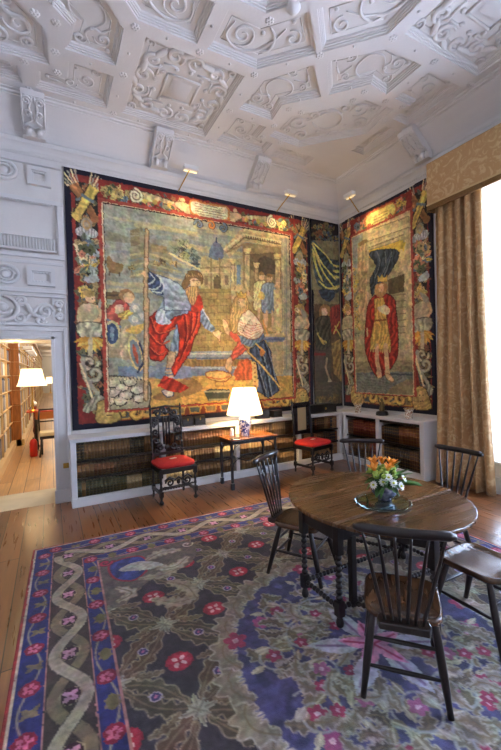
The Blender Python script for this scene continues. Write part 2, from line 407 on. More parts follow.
# ------------------------------------------------------------------ door surround
def boxstruct(name, boxes, m=paint, b=.006):
    bm = nb()
    for q in boxes: box(bm, *q)
    return bev(struct(name, bm, m), b)
ar = boxstruct('door_1', [(-5.165,-4.985,-.035,0,0,2.36),(-6.44,-6.26,-.035,0,0,2.36),(-6.26,-5.165,-.035,0,2.215,2.36),
    (-5.02,-4.975,-.065,-.03,0,2.38),(-6.45,-6.41,-.065,-.03,0,2.38),(-6.41,-5.02,-.065,-.03,2.325,2.38),(-5.175,-5.13,-.05,-.03,0,2.26),(-6.27,-5.13,-.05,-.03,2.215,2.26),
    (-5.19,-4.97,-.075,0,0,.18)])
boxstruct('trim_1', [(-6.5,-4.97,-.05,0,2.78,2.86),(-6.5,-4.95,-.09,0,2.83,2.88),(-6.5,-4.97,-.03,0,2.40,2.44),
    (-6.5,-4.97,-.045,0,3.30,3.36),(-6.5,-4.97,-.045,0,4.03,4.085),(-5.045,-4.97,-.045,0,3.36,4.03),(-6.5,-4.985,-.015,0,3.22,3.26),
    (-6.5,-5.07,-.10,0,3.37,3.40),(-6.5,-4.975,-.05,0,4.53,4.59)])
# fluted ledge within the panel, bead rows
bm = nb()
for i in range(40): x = -5.10-i*.035; tube(bm, [(x,-.05,3.40),(x,-.055,3.48),(x,-.05,3.56)], .013, 6)
box(bm, -6.5,-5.085,-.045,0,3.40,3.57)
for i in range(40): x = -5.09-i*.035; box(bm, x-.012, x+.005, -.058, -.04, 4.0, 4.03); box(bm, x-.012, x+.005, -.058, -.04, 3.345, 3.365)
for i in range(19): z = 3.42+i*.033; box(bm, -5.06, -5.045, -.058, -.04, z, z+.016)
struct('trim_2', bm, paint)
def frame_sq(bm, x0, x1, z0, z1):
    w = .05
    for q in ((x0,x1,z0,z0+w),(x0,x1,z1-w,z1),(x0,x0+w,z0+w,z1-w),(x1-w,x1,z0+w,z1-w)): box(bm, q[0],q[1],-.06,0,q[2],q[3])
    for q in ((x0+w,x1-w,z0+w,z0+w+.02),(x0+w,x1-w,z1-w-.02,z1-w),(x0+w,x0+w+.02,z0+w+.02,z1-w-.02),(x1-w-.02,x1-w,z0+w+.02,z1-w-.02)): box(bm, q[0],q[1],-.035,0,q[2],q[3])
    n = 6
    for i in range(n):
        t = (i+.5)/n; ball(bm, (x0+w+(x1-x0-2*w)*t, -.038, z0+w+.012), .008, (1,1,1), 6, 4); ball(bm, (x0+w+(x1-x0-2*w)*t, -.038, z1-w-.012), .008, (1,1,1), 6, 4)
bm = nb(); frame_sq(bm, -5.42,-5.10,2.93,3.17); frame_sq(bm, -5.38,-5.11,4.26,4.50)
for cx, cz in ((-5.66,3.06),(-5.64,4.40)):
    for r, t in ((.135,.024),(.085,.014)): tube(bm, [(cx+r*math.cos(a), -.02, cz+r*.85*math.sin(a)) for a in [j*PI/14 for j in range(29)]], t, 6, cap=False, up=(0,1,0))
    for j in range(16): a = j*PI/8; ball(bm, (cx+.105*math.cos(a), -.025, cz+.09*math.sin(a)), .01, (1,1,1), 6, 4)
    ball(bm, (cx,-.0,cz), .06, (1,.3,.9))
struct('trim_3', bm, paint)
# carved strapwork frieze above the door
bm = nb()
def relA(pts, r, y=-.02): 
    n = len(pts); tube(bm, [(x,y,z) for x,z in pts], [r*(.5+.5*math.sin(PI*min(1,(i+.8)/n))) for i in range(n)], 7, flat=.8, up=(0,1,0))
relA(spiral(-5.70,2.62,.17,1.0,PI/2,1,r1=.9), .035); relA(spiral(-5.70,2.62,.09,1.3,0,-1), .03)
for (x,z,r,a,c) in ((-5.50,2.72,.06,PI,-1),(-5.52,2.50,.07,PI,1),(-5.22,2.60,.09,0,1),(-5.28,2.47,.06,0,-1),(-5.88,2.7,.07,0,1),(-5.88,2.5,.07,0,-1),(-5.06,2.70,.05,0,1),(-5.06,2.53,.05,PI,-1)):
    relA(spiral(x,z,r,1.5,a,c), .028)
relA(catm([(-5.56,2.66),(-5.45,2.68),(-5.38,2.56),(-5.28,2.52),(-5.18,2.58)]), .032); relA(catm([(-5.5,2.46),(-5.42,2.52),(-5.3,2.66),(-5.2,2.7)]), .026)
ball(bm, (-5.70,-.02,2.62), .05, (1,.6,1)); ball(bm, (-5.7,-.02,2.44), .035, (1,.6,1.4)); ball(bm, (-5.06,-.02,2.62), .03)
for q in ((-5.14,-5.12),(-5.0,-4.98)): box(bm, q[0], q[1], -.03, 0, 2.44, 2.78)
struct('trim_4', bm, paint)
# soffit spotlight
# skirting
boxstruct('baseboard_back', [(-7.32,-6.46,-.03,0,0,.22)])
boxstruct('baseboard_right', [(-.03,0,-7.5,-2.12,0,.22),(-.045,0,-7.5,-2.12,0,.05)])
boxstruct('baseboard_left', [(-7.32,-7.29,-7.5,-.05,0,.22)])
boxstruct('trim_5', [(-.025,0,-2.60,-2.12,.78,.83),(-.02,0,-2.62,-2.58,0,4.1),(-.02,0,-4.04,-4.0,0,4.1),(-.02,0,-4.04,-2.58,4.1,4.15)])
bm = nb(); box(bm, -.035,-.028,0,0,0,0); bm.free()
sock = thing('wall_switch', 'small brass switch plate on the white door casing beside the bookcase', 'switch', (-5.045,-.066,.50))
bm = nb(); box(bm, -.035,.035,-.006,0,-.035,.035); bev(obj('plate', bm, brass, sock), .003)
bm = nb(); ball(bm, (0,-.008,0), .012); obj('knob', bm, brass, sock, True)
# ================================================================== WOVEN PICTURES
def vnoise(h, w, sc, seed=0, octs=3):
    rs = np.random.RandomState(seed); out = np.zeros((h, w)); amp = 1; tot = 0
    for o in range(octs):
        gh, gw = int(h/sc)+3, int(w/sc)+3; g = rs.rand(gh, gw)
        yy = np.arange(h)/sc; xx = np.arange(w)/sc; yi = yy.astype(int); xi = xx.astype(int); fy = (yy-yi)[:,None]; fx = (xx-xi)[None,:]
        fy = fy*fy*(3-2*fy); fx = fx*fx*(3-2*fx)
        a = g[yi][:,xi]; b = g[yi][:,xi+1]; c = g[yi+1][:,xi]; d = g[yi+1][:,xi+1]
        out += amp*((a*(1-fx)+b*fx)*(1-fy)+(c*(1-fx)+d*fx)*fy); tot += amp; amp *= .5; sc = max(sc/2, 1.01)
    return out/tot
class Canvas:
    """a cloth woven cell by cell: u right, v down, metres"""
    def __init__(s, w, h, cell, base):
        s.cell = cell; s.W = int(w/cell)+1; s.H = int(h/cell)+1; s.w = w; s.h = h
        s.a = np.ones((s.H, s.W, 3))*np.array(base, float)
        s.X, s.Y = np.meshgrid(np.arange(s.W)*cell, np.arange(s.H)*cell); s.conv = lambda p: p
        s.N = [vnoise(s.H, s.W, q, i) for i, q in enumerate((4, 12, 40))]
    def win(s, P, pad=0):
        x0 = max(0, int((P[:,0].min()-pad)/s.cell)); x1 = min(s.W, int((P[:,0].max()+pad)/s.cell)+2)
        y0 = max(0, int((P[:,1].min()-pad)/s.cell)); y1 = min(s.H, int((P[:,1].max()+pad)/s.cell)+2)
        return slice(y0, y1), slice(x0, x1)
    def put(s, sl, m, col, al=1, fold=None, sp=.05, amp=.35, grain=.18, edge=None):
        col = np.array(col, float); X, Y = s.X[sl], s.Y[sl]
        sh = 1 + grain*(s.N[0][sl]-.5)*2 + grain*(s.N[1][sl]-.5)*2
        if fold is not None:
            t = (X*math.cos(fold)+Y*math.sin(fold))/(sp*1.35) + 3.0*s.N[2][sl] + 1.2*s.N[1][sl]
            sh = sh*(1 + amp*.62*np.sin(2*PI*t))
        c = col[None,None,:]*sh[:,:,None]
        k = (m*al)[:,:,None]; s.a[sl] = s.a[sl]*(1-k) + c*k
    def poly(s, pts, col, raw=False, outline=None, ow=.008, **kw):
        P = np.array([p if raw else s.conv(p) for p in pts], float); sl = s.win(P)
        X, Y = s.X[sl], s.Y[sl]
        if X.size == 0: return
        ins = np.zeros(X.shape, bool); n = len(P)
        for i in range(n):
            (xa, ya), (xb, yb) = P[i], P[(i+1)%n]
            if ya == yb: continue
            ins ^= ((ya > Y) != (yb > Y)) & (X < (xb-xa)*(Y-ya)/(yb-ya)+xa)
        s.put(sl, ins.astype(float), col, **kw)
        if outline is not None: s.line(list(P)+[P[0]], ow, outline, raw=True)
    def sm(s, pts, col, raw=False, **kw):
        s.poly(catm([p if raw else s.conv(p) for p in pts], 5, True), col, raw=True, **kw)
    def line(s, pts, w, col, raw=False, smooth=False, **kw):
        P = [p if raw else s.conv(p) for p in pts]
        if smooth: P = catm(P, 6)
        P = np.array(P, float); sl = s.win(P, w); X, Y = s.X[sl], s.Y[sl]
        if X.size == 0: return
        D = np.full(X.shape, 9.)
        for i in range(len(P)-1):
            a, b = P[i], P[i+1]; d = b-a; L2 = max((d**2).sum(), 1e-9)
            t = np.clip(((X-a[0])*d[0]+(Y-a[1])*d[1])/L2, 0, 1); D = np.minimum(D, np.hypot(X-a[0]-t*d[0], Y-a[1]-t*d[1]))
        kw.setdefault('grain', .12); s.put(sl, np.clip((w/2-D)/s.cell+.5, 0, 1), col, **kw)
    def ell(s, c, rx, ry, col, rot=0, raw=False, ring=None, **kw):
        x, y = c if raw else s.conv(c); P = np.array([[x-rx-ry,y-rx-ry],[x+rx+ry,y+rx+ry]]); sl = s.win(P); X, Y = s.X[sl]-x, s.Y[sl]-y
        if X.size == 0: return
        u = X*math.cos(rot)+Y*math.sin(rot); v = -X*math.sin(rot)+Y*math.cos(rot); d = np.hypot(u/rx, v/ry)
        m = (d < 1) if ring is None else ((d < 1) & (d > ring)); s.put(sl, m.astype(float), col, **kw)
    # motifs (raw metres)
    def leaf(s, x, y, L, w, a, col, vein=None, **kw):
        n = 7; pts = []
        for i in range(n+1): t = i/n; pts.append((t*L, w*math.sin(PI*t**.8)))
        for i in range(n, -1, -1): t = i/n; pts.append((t*L, -w*math.sin(PI*t**.8)))
        ca, sa = math.cos(a), math.sin(a); Q = [(x+p*ca-q*sa, y+p*sa+q*ca) for p, q in pts]
        s.poly(Q, col, raw=True, **kw)
        if vein is not None: s.line([(x,y),(x+L*.8*ca,y+L*.8*sa)], w*.25+.004, vein, raw=True)
    def bloom(s, x, y, r, col, eye, n=5, a0=0):
        for j in range(n): a = a0+j*2*PI/n; s.ell((x+r*.55*math.cos(a), y+r*.55*math.sin(a)), r*.5, r*.38, col, rot=a, raw=True)
        s.ell((x,y), r*.28, r*.28, eye, raw=True)
    def bunch(s, x, y, w, h, pal, n=24, seed=1, size=.05):
        q = random.Random(seed)
        for i in range(n):
            a = q.random()*2*PI; k = math.sqrt(q.random()); px, py = x+w*k*math.cos(a), y+h*k*math.sin(a); c = q.choice(pal); sz = size*(.6+.8*q.random())
            if q.random() < .5: s.leaf(px, py, sz*1.8, sz*.45, q.random()*2*PI, c, vein=tuple(v*.6 for v in c))
            else: s.bloom(px, py, sz, c, tuple(v*.55 for v in c), 5, a)
    def scroll(s, x, y, r, turns, a0, ccw, w, col, dark=(60,45,35)):
        P = spiral(x, y, r, turns, a0, ccw, r1=.12); s.line(P, w*1.35, dark, raw=True); s.line(P, w, col, raw=True); s.line(P, w*.3, tuple(min(255,v*1.25) for v in col), raw=True)
    def mesh(s, name, M, m, parent=None, bend=None, warp=.10, gain=1.0, rough_=2.6, sat=1.0):
        dx = ((vnoise(s.H, s.W, 3.5, 41, 2)-.5)*rough_).round().astype(int); dy = ((vnoise(s.H, s.W, 3.5, 43, 2)-.5)*rough_).round().astype(int)
        iy, ix = np.meshgrid(np.arange(s.H), np.arange(s.W), indexing='ij'); s.a = s.a[np.clip(iy+dy, 0, s.H-1), np.clip(ix+dx, 0, s.W-1)]
        gy = s.a.mean(2, keepdims=True); s.a = gy+(s.a-gy)*sat
        hue = np.stack([vnoise(s.H, s.W, 9, 50+i, 3) for i in range(3)], 2)-.5; s.a = s.a*(1+hue*.16)
        a = s.a*gain*(1+warp*(vnoise(s.H, s.W, 2.2, 9, 2)-.5)[:,:,None]*2)
        a = a*(1+.05*(RN.rand(s.H,1,1)-.5)) 
        a = np.clip(a, 3, 250)/255; a = np.where(a <= .04045, a/12.92, ((a+.055)/1.055)**2.4)
        n = s.W*s.H; U, V = s.X.ravel(), s.Y.ravel(); Z = bend(U, V) if bend is not None else np.zeros(n)
        co = np.stack([U, V, Z, np.ones(n)], 1) @ np.array(M).T; idx = np.arange(n).reshape(s.H, s.W)
        f = np.stack([idx[:-1,:-1], idx[1:,:-1], idx[1:,1:], idx[:-1,1:]], -1).reshape(-1, 4)
        me = bpy.data.meshes.new(name); me.vertices.add(n); me.vertices.foreach_set('co', co[:,:3].astype(np.float32).ravel())
        me.loops.add(f.size); me.loops.foreach_set('vertex_index', f.ravel().astype(np.int32)); me.polygons.add(len(f)); me.polygons.foreach_set('loop_start', np.arange(0, f.size, 4, dtype=np.int32))
        me.polygons.foreach_set('use_smooth', np.ones(len(f), bool))
        me.update(calc_edges=True); at = me.color_attributes.new('Col', 'FLOAT_COLOR', 'POINT')
        at.data.foreach_set('color', np.concatenate([a.reshape(-1,3), np.ones((n,1))], 1).astype(np.float32).ravel())
        me.materials.append(m); o = bpy.data.objects.new(name, me); C.objects.link(o)
        if parent: o.parent = parent
        md = o.modifiers.new('thick', 'SOLIDIFY'); md.thickness = .008; md.offset = -1
        return o
wool = colmat('tapestry_wool', .95, .35, 180, sheen=.1)
pile = colmat('rug_wool', .97, .6, 220, sheen=.1)
# colours
RED=(126,42,32); RED2=(166,66,48); NAVY=(20,20,42); DK=(40,34,26); TAN=(176,150,100); CRM=(214,198,150); BLU=(96,112,126); LBL=(158,168,168); DBL=(46,56,84); YEL=(206,174,78); GRN=(92,98,62); DGR=(58,62,44); PNK=(196,122,92); STN=(176,160,120); SKN=(206,170,124); ORG=(200,120,52)
PAL=[YEL,TAN,GRN,BLU,CRM,PNK,(190,160,90),(120,126,90),DBL,RED2]

def border_v(c, x0, x1, y0, y1, seed, flip=1):
    """side border: quiver trophy, garland, putto, urn and scrolls, lion mask"""
    cx = (x0+x1)/2; w = x1-x0; H = y1-y0; Y = lambda t: y0+H*t
    c.poly([(x0,y0),(x1,y0),(x1,y1),(x0,y1)], RED, raw=True)
    c.sm([(cx-w*.30,Y(.03)),(cx+w*.42,Y(.06)),(cx+w*.40,Y(.24)),(cx+w*.34,Y(.45)),(cx-w*.05,Y(.5)),(cx-w*.33,Y(.3)),(cx-w*.4,Y(.14))], DK, raw=True)
    c.sm([(cx-w*.2,Y(.68)),(cx+w*.35,Y(.66)),(cx+w*.4,Y(.95)),(cx-w*.1,Y(.93))], DK, raw=True)
    for i in range(22):
        c.bunch(cx+w*.06*math.sin(i*2.3), Y(.06+.87*i/21), w*.36, H*.026, [(120,104,66),(92,92,66),(146,126,78),(84,90,86),(130,84,58),(160,140,96)], 13, seed*40+i, .045)
    # crossed quivers
    def quiver(a, px, py, col):
        ca, sa = math.cos(a), math.sin(a); L, ww = .52, .075
        q = lambda u, v: (px+u*ca-v*sa, py+u*sa+v*ca)
        c.poly([q(-L/2,-ww),(q(L/2,-ww*.7)),(q(L/2,ww*.7)),q(-L/2,ww)], col, raw=True, fold=a+PI/2, sp=.07, amp=.25, outline=DK, ow=.012)
        for j in range(6): c.line([q(-L/2,-ww+j*ww*.4), q(-L/2-.16,-ww*1.7+j*ww*.68)], .022, CRM if j%2 else (150,146,130), raw=True)
        c.line([q(-L*.1,-ww),q(-L*.1,ww)], .04, BLU, raw=True); c.ell(q(L/2,0), ww*.8, ww*.8, col, raw=True)
    quiver(PI/2-.55, cx-w*.06, Y(.10), (150,100,56)); quiver(PI/2+.5, cx, Y(.10), (196,166,80))
    c.ell((cx, Y(.195)), .075, .10, (150,146,120), raw=True); c.ell((cx, Y(.195)), .05, .07, TAN, raw=True, ring=.6)
    for s_ in (-1,1): c.sm([(cx,Y(.225)),(cx+s_*.07,Y(.205)),(cx+s_*.15,Y(.225)),(cx+s_*.1,Y(.245)),(cx,Y(.24))], LBL, raw=True, fold=0, sp=.03)
    c.line([(cx,Y(.23)),(cx+.02,Y(.27)),(cx-.03,Y(.3))], .03, LBL, raw=True)
    c.bunch(cx+.01, Y(.325), w*.36, H*.075, [YEL,TAN,BLU,LBL,GRN,CRM,(110,120,100),PNK], 46, seed, .06)
    c.sm([(cx-.05,Y(.41)),(cx+.1,Y(.39)),(cx+.14,Y(.42)),(cx,Y(.43))], LBL, raw=True)
    # putto
    c.bunch(cx-.02, Y(.475), .10, .07, [YEL,TAN,CRM], 22, seed+2, .04)
    c.ell((cx+.02,Y(.492)), .062, .075, SKN, raw=True); c.ell((cx+.045,Y(.495)), .012,.014, (90,60,40), raw=True); c.ell((cx,Y(.475)), .075,.05, (170,140,80), raw=True)
    c.sm([(cx-.12,Y(.525)),(cx+.0,Y(.515)),(cx+.14,Y(.525)),(cx+.12,Y(.565)),(cx+.07,Y(.605)),(cx-.09,Y(.605)),(cx-.13,Y(.56))], (176,164,128), raw=True, outline=(110,90,60), ow=.01, fold=.9, sp=.12, amp=.12)
    c.line([(cx+.12,Y(.53)),(cx+.15,Y(.57)),(cx+.02,Y(.60))], .05, SKN, raw=True, smooth=True); c.line([(cx-.12,Y(.535)),(cx-.14,Y(.58)),(cx-.06,Y(.61))], .05, (186,168,126), raw=True, smooth=True)
    c.leaf(cx+.12, Y(.53), .24, .05, -.9*flip if flip>0 else -2.2, (150,146,128))
    # urn
    c.sm([(cx-.15,Y(.595)),(cx+.15,Y(.595)),(cx+.16,Y(.64)),(cx,Y(.67)),(cx-.16,Y(.64))], (160,158,130), raw=True, fold=0, sp=.09, amp=.3, outline=DK, ow=.01)
    for j in range(9): a = .3+j*.32; c.leaf(cx, Y(.655), .22, .04, a, YEL if j%2 else (196,140,50))
    c.line([(cx,Y(.66)),(cx-.01,Y(.75))], .06, (190,178,140), raw=True)
    # dolphins / strapwork scrolls
    c.scroll(cx-.02, Y(.755), .12, 1.2, 0, 1, .05, (160,152,124)); c.scroll(cx+.03, Y(.80), .13, 1.1, PI, -1, .055, (146,142,120))
    c.line([(cx-.10,Y(.74)),(cx-.08,Y(.82)),(cx+.06,Y(.88)),(cx+.08,Y(.93))], .06, (150,146,124), raw=True, smooth=True); c.line([(cx-.14,Y(.76)),(cx-.06,Y(.84)),(cx-.0,Y(.90))], .03, CRM, raw=True, smooth=True)
    c.sm([(cx+.0,Y(.90)),(cx+.12,Y(.89)),(cx+.15,Y(.93)),(cx-.08,Y(.96)),(cx-.12,Y(.94))], (140,136,116), raw=True, fold=.6, sp=.06)
def border_top(c, x0, x1, y0, y1, seed, ncart=True):
    c.poly([(x0,y0),(x1,y0),(x1,y1),(x0,y1)], (140,40,28), raw=True); h = y1-y0; cy = (y0+y1)/2; m = (x0+x1)/2; L = x1-x0
    for i in range(26): c.bunch(x0+L*(i+.5)/26, cy+.01, L/44, h*.30, [(150,130,76),(110,104,66),(170,146,90),(96,100,90),(150,92,58)], 10, seed*30+i, .035)
    for s_ in (-1,1):
        q = lambda u: m+s_*L/2*u
        pass
        c.bunch(q(.86), cy+.01, L*.045, h*.36, [YEL,TAN,(214,190,110),BLU,GRN], 26, seed+s_, h*.16)
        c.sm([(q(.74),y0+h*.22),(q(.55),y0+h*.22),(q(.34),y0+h*.42),(q(.33),y0+h*.56),(q(.5),y0+h*.6),(q(.7),y0+h*.75)], (206,186,126), raw=True, fold=.2, sp=.08, amp=.2, outline=DK, ow=.01)
        c.scroll(q(.70), cy-.01, h*.36, 1.9, -PI/2, -s_, h*.13, (206,186,150))
        for j in range(7):
            u = .62-j*.045; c.ell((q(u), cy+h*.17+.03*math.sin(j*2)), h*.15, h*.14, [(206,176,90),PNK,YEL,(190,90,60),(150,150,110),YEL,PNK][j], raw=True); c.leaf(q(u), cy+h*.3, h*.3, h*.08, j*1.7, BLU if j%2 else GRN)
        # seated putto beside cartouche
        c.ell((q(.27),y0+h*.22), h*.12,h*.13, SKN, raw=True); c.sm([(q(.24),y0+h*.35),(q(.33),y0+h*.35),(q(.34),y0+h*.6),(q(.22),y0+h*.95),(q(.17),y0+h*.9),(q(.2),y0+h*.6)], SKN, raw=True, outline=(110,80,50), ow=.01); c.line([(q(.24),y0+h*.42),(q(.18),y0+h*.45)], h*.1, SKN, raw=True)
        c.scroll(q(.17), y0+h*.8, h*.2, 1.2, 0, s_, h*.10, ORG); c.scroll(q(.06), y0+h*1.02, h*.16, 1.2, PI, s_, h*.08, (150,156,150))
    c.sm([(m-L*.09,y0+h*.12),(m,y0+h*.16),(m+L*.09,y0+h*.12),(m+L*.10,y0+h*.5),(m+L*.085,y0+h*.85),(m,y0+h*.95),(m-L*.085,y0+h*.85),(m-L*.10,y0+h*.5)], (222,208,168), raw=True, outline=ORG, ow=.03)
    q = random.Random(seed)
    for r_ in range(5):   # woven inscription, too worn to read
        y = y0+h*(.26+.13*r_); x = m-L*.075
        while x < m+L*.07: w_ = .02+q.random()*.04; c.line([(x,y),(x+w_,y+.002)], .010, (120,90,60), raw=True); x += w_+.016
def border_bot(c, x0, x1, y0, y1, seed):
    c.poly([(x0,y0),(x1,y0),(x1,y1),(x0,y1)], (116,48,28), raw=True); h = y1-y0
    n = max(3, int((x1-x0)/.26))
    for i in range(n):
        u = x0+(i+.5)*(x1-x0)/n
        c.poly([(u-.10,y0+h*.12),(u+.10,y0+h*.12),(u+.08,y1-h*.16),(u-.08,y1-h*.16)], (74,84,84) if i%2 else (120,104,70), raw=True, outline=(186,140,60), ow=.022)
    c.line([(x0,y0+.01),(x1,y0+.01)], .02, (196,160,80), raw=True)
    for (u, s_) in ((x0+.17,1),(x1-.17,-1)):
        c.sm([(u-.13,y0-.14),(u+.05,y0-.17),(u+.13,y0-.02),(u+.16,y1),(u-.15,y1)], (176,148,78), raw=True, fold=.9, sp=.05, amp=.2, outline=(80,54,30), ow=.012)
        c.ell((u,y0-.02),.07,.09,(200,170,100),raw=True); c.ell((u-.03,y0-.04),.012,.012,DK,raw=True); c.ell((u+.03,y0-.04),.012,.012,DK,raw=True); c.line([(u-.02,y0+.05),(u+.03,y0+.05)],.014,DK,raw=True)
        c.scroll(u+s_*.38, y0+.04, .17, 1.15, PI if s_>0 else 0, s_, .07, (186,150,70)); c.line([(u+s_*.5,y0+.08),(u+s_*.65,y1-.04),(u+s_*.82,y0+.04)], .05, (196,160,80), raw=True, smooth=True)

# ---------- large tapestry
AX0, AX1, AZ0, AZ1 = -4.948, -.765, .955, 4.60
c = Canvas(AX1-AX0, AZ1-AZ0, .0095, NAVY)
c.conv = lambda p: (wall_a(*p)[0]-AX0, AZ1-wall_a(*p)[1])
W_, H_ = c.w, c.h
c.poly([(.08,.08),(W_-.07,.08),(W_-.07,H_-.09),(.08,H_-.09)], RED, raw=True)
fx0, fx1, fy0, fy1 = .50, W_-.48, .42, H_-.26
border_v(c, .09, .44, .09, H_-.10, 3); border_v(c, W_-.41, W_-.075, .09, H_-.10, 8, -1)
border_bot(c, .30, W_-.09, fy1+.03, H_-.09, 4); border_top(c, .44, W_-.33, .085, fy0-.04, 5)
for d, col in ((-.075,RED2),(-.03,(214,190,150)),(-.015,(60,24,20))): c.poly([(fx0+d,fy0+d),(fx1-d,fy0+d),(fx1-d,fy1-d*.5),(fx0+d,fy1-d*.5)], col, raw=True)
fieldA = [(fx0,fy0),(fx1,fy0),(fx1,fy1),(fx0,fy1)]
c.poly(fieldA, (146,150,132), raw=True)
save_border = c.a.copy()
def Z(ox, oy, s): return lambda pts: [(ox+x/s, oy+y/s) for x, y in pts]
# sky bands
q = random.Random(4)
for i in range(46):
    y = fy0+q.random()*1.35; x = fx0+q.random()*3; L = .4+q.random()*1.2
    c.line([(x,y),(x+L*.5,y+.05*q.uniform(-1,1)),(x+L,y+.04*q.uniform(-1,1))], .02+.05*q.random(), q.choice([(176,166,120),(200,184,122),(124,134,134),(134,144,140),(190,176,124)]), raw=True, smooth=True, al=.55)
# distant hills, ruins, trees
g = Z(130,220,5.57)
c.poly(g([(0,60),(60,40),(110,130),(200,160),(230,200),(240,300),(0,330)]), (140,130,92), al=.7); c.poly(g([(0,60),(50,50),(50,140),(0,150)]), (130,116,80)); c.poly(g([(110,140),(200,150),(205,190),(120,180)]), (156,138,92))
for i in range(5): c.line(g([(0,200+i*30),(100,190+i*28),(280,250+i*22)]), .03, (120,130,124) if i%2 else (182,170,116), smooth=True, al=.8)
for x, y, r, col in ((290,140,38,(140,144,110)),(270,180,30,(120,128,110)),(340,200,34,(112,124,116)),(350,240,24,(98,112,110)),(300,210,22,(150,150,96))): 
    cc = c.conv(g([(x,y)])[0]); c.bunch(cc[0], cc[1], r/5.57*.017, r/5.57*.017, [col, tuple(v*1.2 for v in col), tuple(v*.8 for v in col)], 30, x, .03)
c.line(g([(220,190),(300,235),(410,290)]), .035, (214,200,140), smooth=True)
for x, y in ((145,245),(180,240),(240,245),(10,270)): cc = c.conv(g([(x,y)])[0]); c.bunch(cc[0], cc[1], .05, .04, [(150,124,76),(110,96,66),(180,160,100)], 10, int(x), .025)
g2 = Z(60,220,7.16)
c.sm(g2([(330,290),(350,260),(380,300),(440,320),(450,350),(420,385),(360,380),(335,330)]), (140,112,66)); c.line(g2([(300,330),(330,300)]), .03, (120,96,60)); c.line(g2([(360,370),(355,400)]),.015,(90,70,50)); c.line(g2([(420,380),(425,405)]),.015,(90,70,50))
c.poly(g2([(305,90),(330,80),(500,130),(500,170),(305,150)]), (130,124,92), al=.6)
# city and domed tower
g = Z(180,160,3.036)
c.poly(g([(60,300),(75,290),(80,305),(150,300),(150,425),(60,425)]), (188,168,112)); c.sm(g([(88,300),(90,268),(108,250),(126,268),(128,300)]), (104,118,134)); c.line(g([(108,252),(108,238)]), .02, DBL)
for x in (92,118): c.line(g([(x,300),(x,425)]), .025, (140,118,76))
c.poly(g([(100,360),(112,350),(122,360),(122,425),(100,425)]), (110,92,62)); c.line(g([(60,330),(150,326)]), .02, (140,118,76)); c.line(g([(64,345),(150,342)]), .012, (214,198,140)); 
for x in (78,140): c.poly(g([(x-6,352),(x+5,350),(x+5,380),(x-6,382)]), (140,118,80)); 
c.poly(g([(160,305),(190,300),(192,425),(160,425)]), (176,158,110)); c.poly(g([(170,320),(182,318),(182,380),(170,380)]), (110,128,146))
# brick wall and steps
g = Z(130,300,5.57)
c.poly(g([(340,-60),(560,-60),(980,-40),(980,290),(340,290)]), (160,134,76)); 
for i in range(9):
    c.line(g([(370,-40+i*38),(620,-42+i*38)]), .010, (116,96,60))
    for j in range(8): c.line(g([(380+j*34+(i%2)*17,-40+i*38),(380+j*34+(i%2)*17,-4+i*38)]), .008, (120,98,60))
c.poly(g([(300,285),(720,285),(720,330),(300,330)]), (140,148,150)); c.line(g([(300,300),(720,300)]), .03, (196,196,178)); c.line(g([(300,325),(720,325)]), .02, (80,94,116))
c.poly(g([(300,330),(720,330),(720,370),(300,370)]), (150,116,62), fold=0, sp=.05, amp=.15); c.poly(g([(-70,370),(720,372),(720,420),(340,430),(330,445),(-70,440)]), (112,128,148)); c.line(g([(340,378),(720,378)]), .02, (176,184,180))
c.poly(g([(-30,440),(340,440),(345,422),(720,422),(960,420),(960,560),(960,640),(-160,640),(-160,440)]), (190,150,72)); 
for i in range(30): x = q.uniform(-50,900); y = q.uniform(430,600); c.line(g([(x,y),(x+60,y+q.uniform(-14,14))]), .03, q.choice([(206,168,84),(160,120,60),(176,138,70)]), al=.6)
# temple
g = Z(215,190,5.57)
c.poly(g([(150,300),(400,320),(400,612),(150,612)]), (150,128,84)); c.poly(g([(185,360),(330,350),(330,470),(260,480),(185,440)]), (110,92,64)); c.sm(g([(235,410),(260,370),(330,400),(320,470),(250,470)]), (84,74,58))
c.poly(g([(40,330),(150,212),(415,262),(380,330),(165,290),(80,380)]), (196,172,116), fold=1.2, sp=.1, amp=.12); c.line(g([(50,335),(155,250),(395,300)]), .035, (230,208,150)); c.line(g([(60,350),(160,268),(385,310)]), .02, (120,96,60))
c.poly(g([(155,205),(415,258),(415,275),(155,228)]), (216,194,136)); c.line(g([(60,350),(170,300),(380,330)]), .03, (150,124,78))
for i in range(17): c.line(g([(170+i*13,258+i*2.6),(170+i*13,270+i*2.6)]), .016, (96,76,50))
def column(x0, x1, y0, y1, col=(200,178,124)):
    c.poly(g([(x0,y0),(x1,y0),(x1,y1),(x0,y1)]), col, fold=0, sp=(x1-x0)/5.57*.02, amp=.16); c.poly(g([(x0-8,y0-22),(x1+8,y0-22),(x1+2,y0+8),(x0-2,y0+8)]), (216,190,120)); c.line(g([(x0,y0+10),(x1,y0+10)]), .015, (110,86,54)); c.line(g([(x0,y0),(x0,y1)]), .01, (120,98,64)); c.line(g([(x1,y0),(x1,y1)]), .012, (110,88,58))
column(85,105,410,640); column(160,190,350,620,(186,164,112)); column(218,236,430,560,(170,148,100)); column(330,360,380,900,(206,182,126)); 
c.poly(g([(365,270),(415,275),(415,1000),(365,1000)]), (170,160,128)); c.line(g([(392,275),(395,1000)]), .03, (140,140,124)); c.line(g([(375,275),(378,1000)]), .015, (200,186,140))
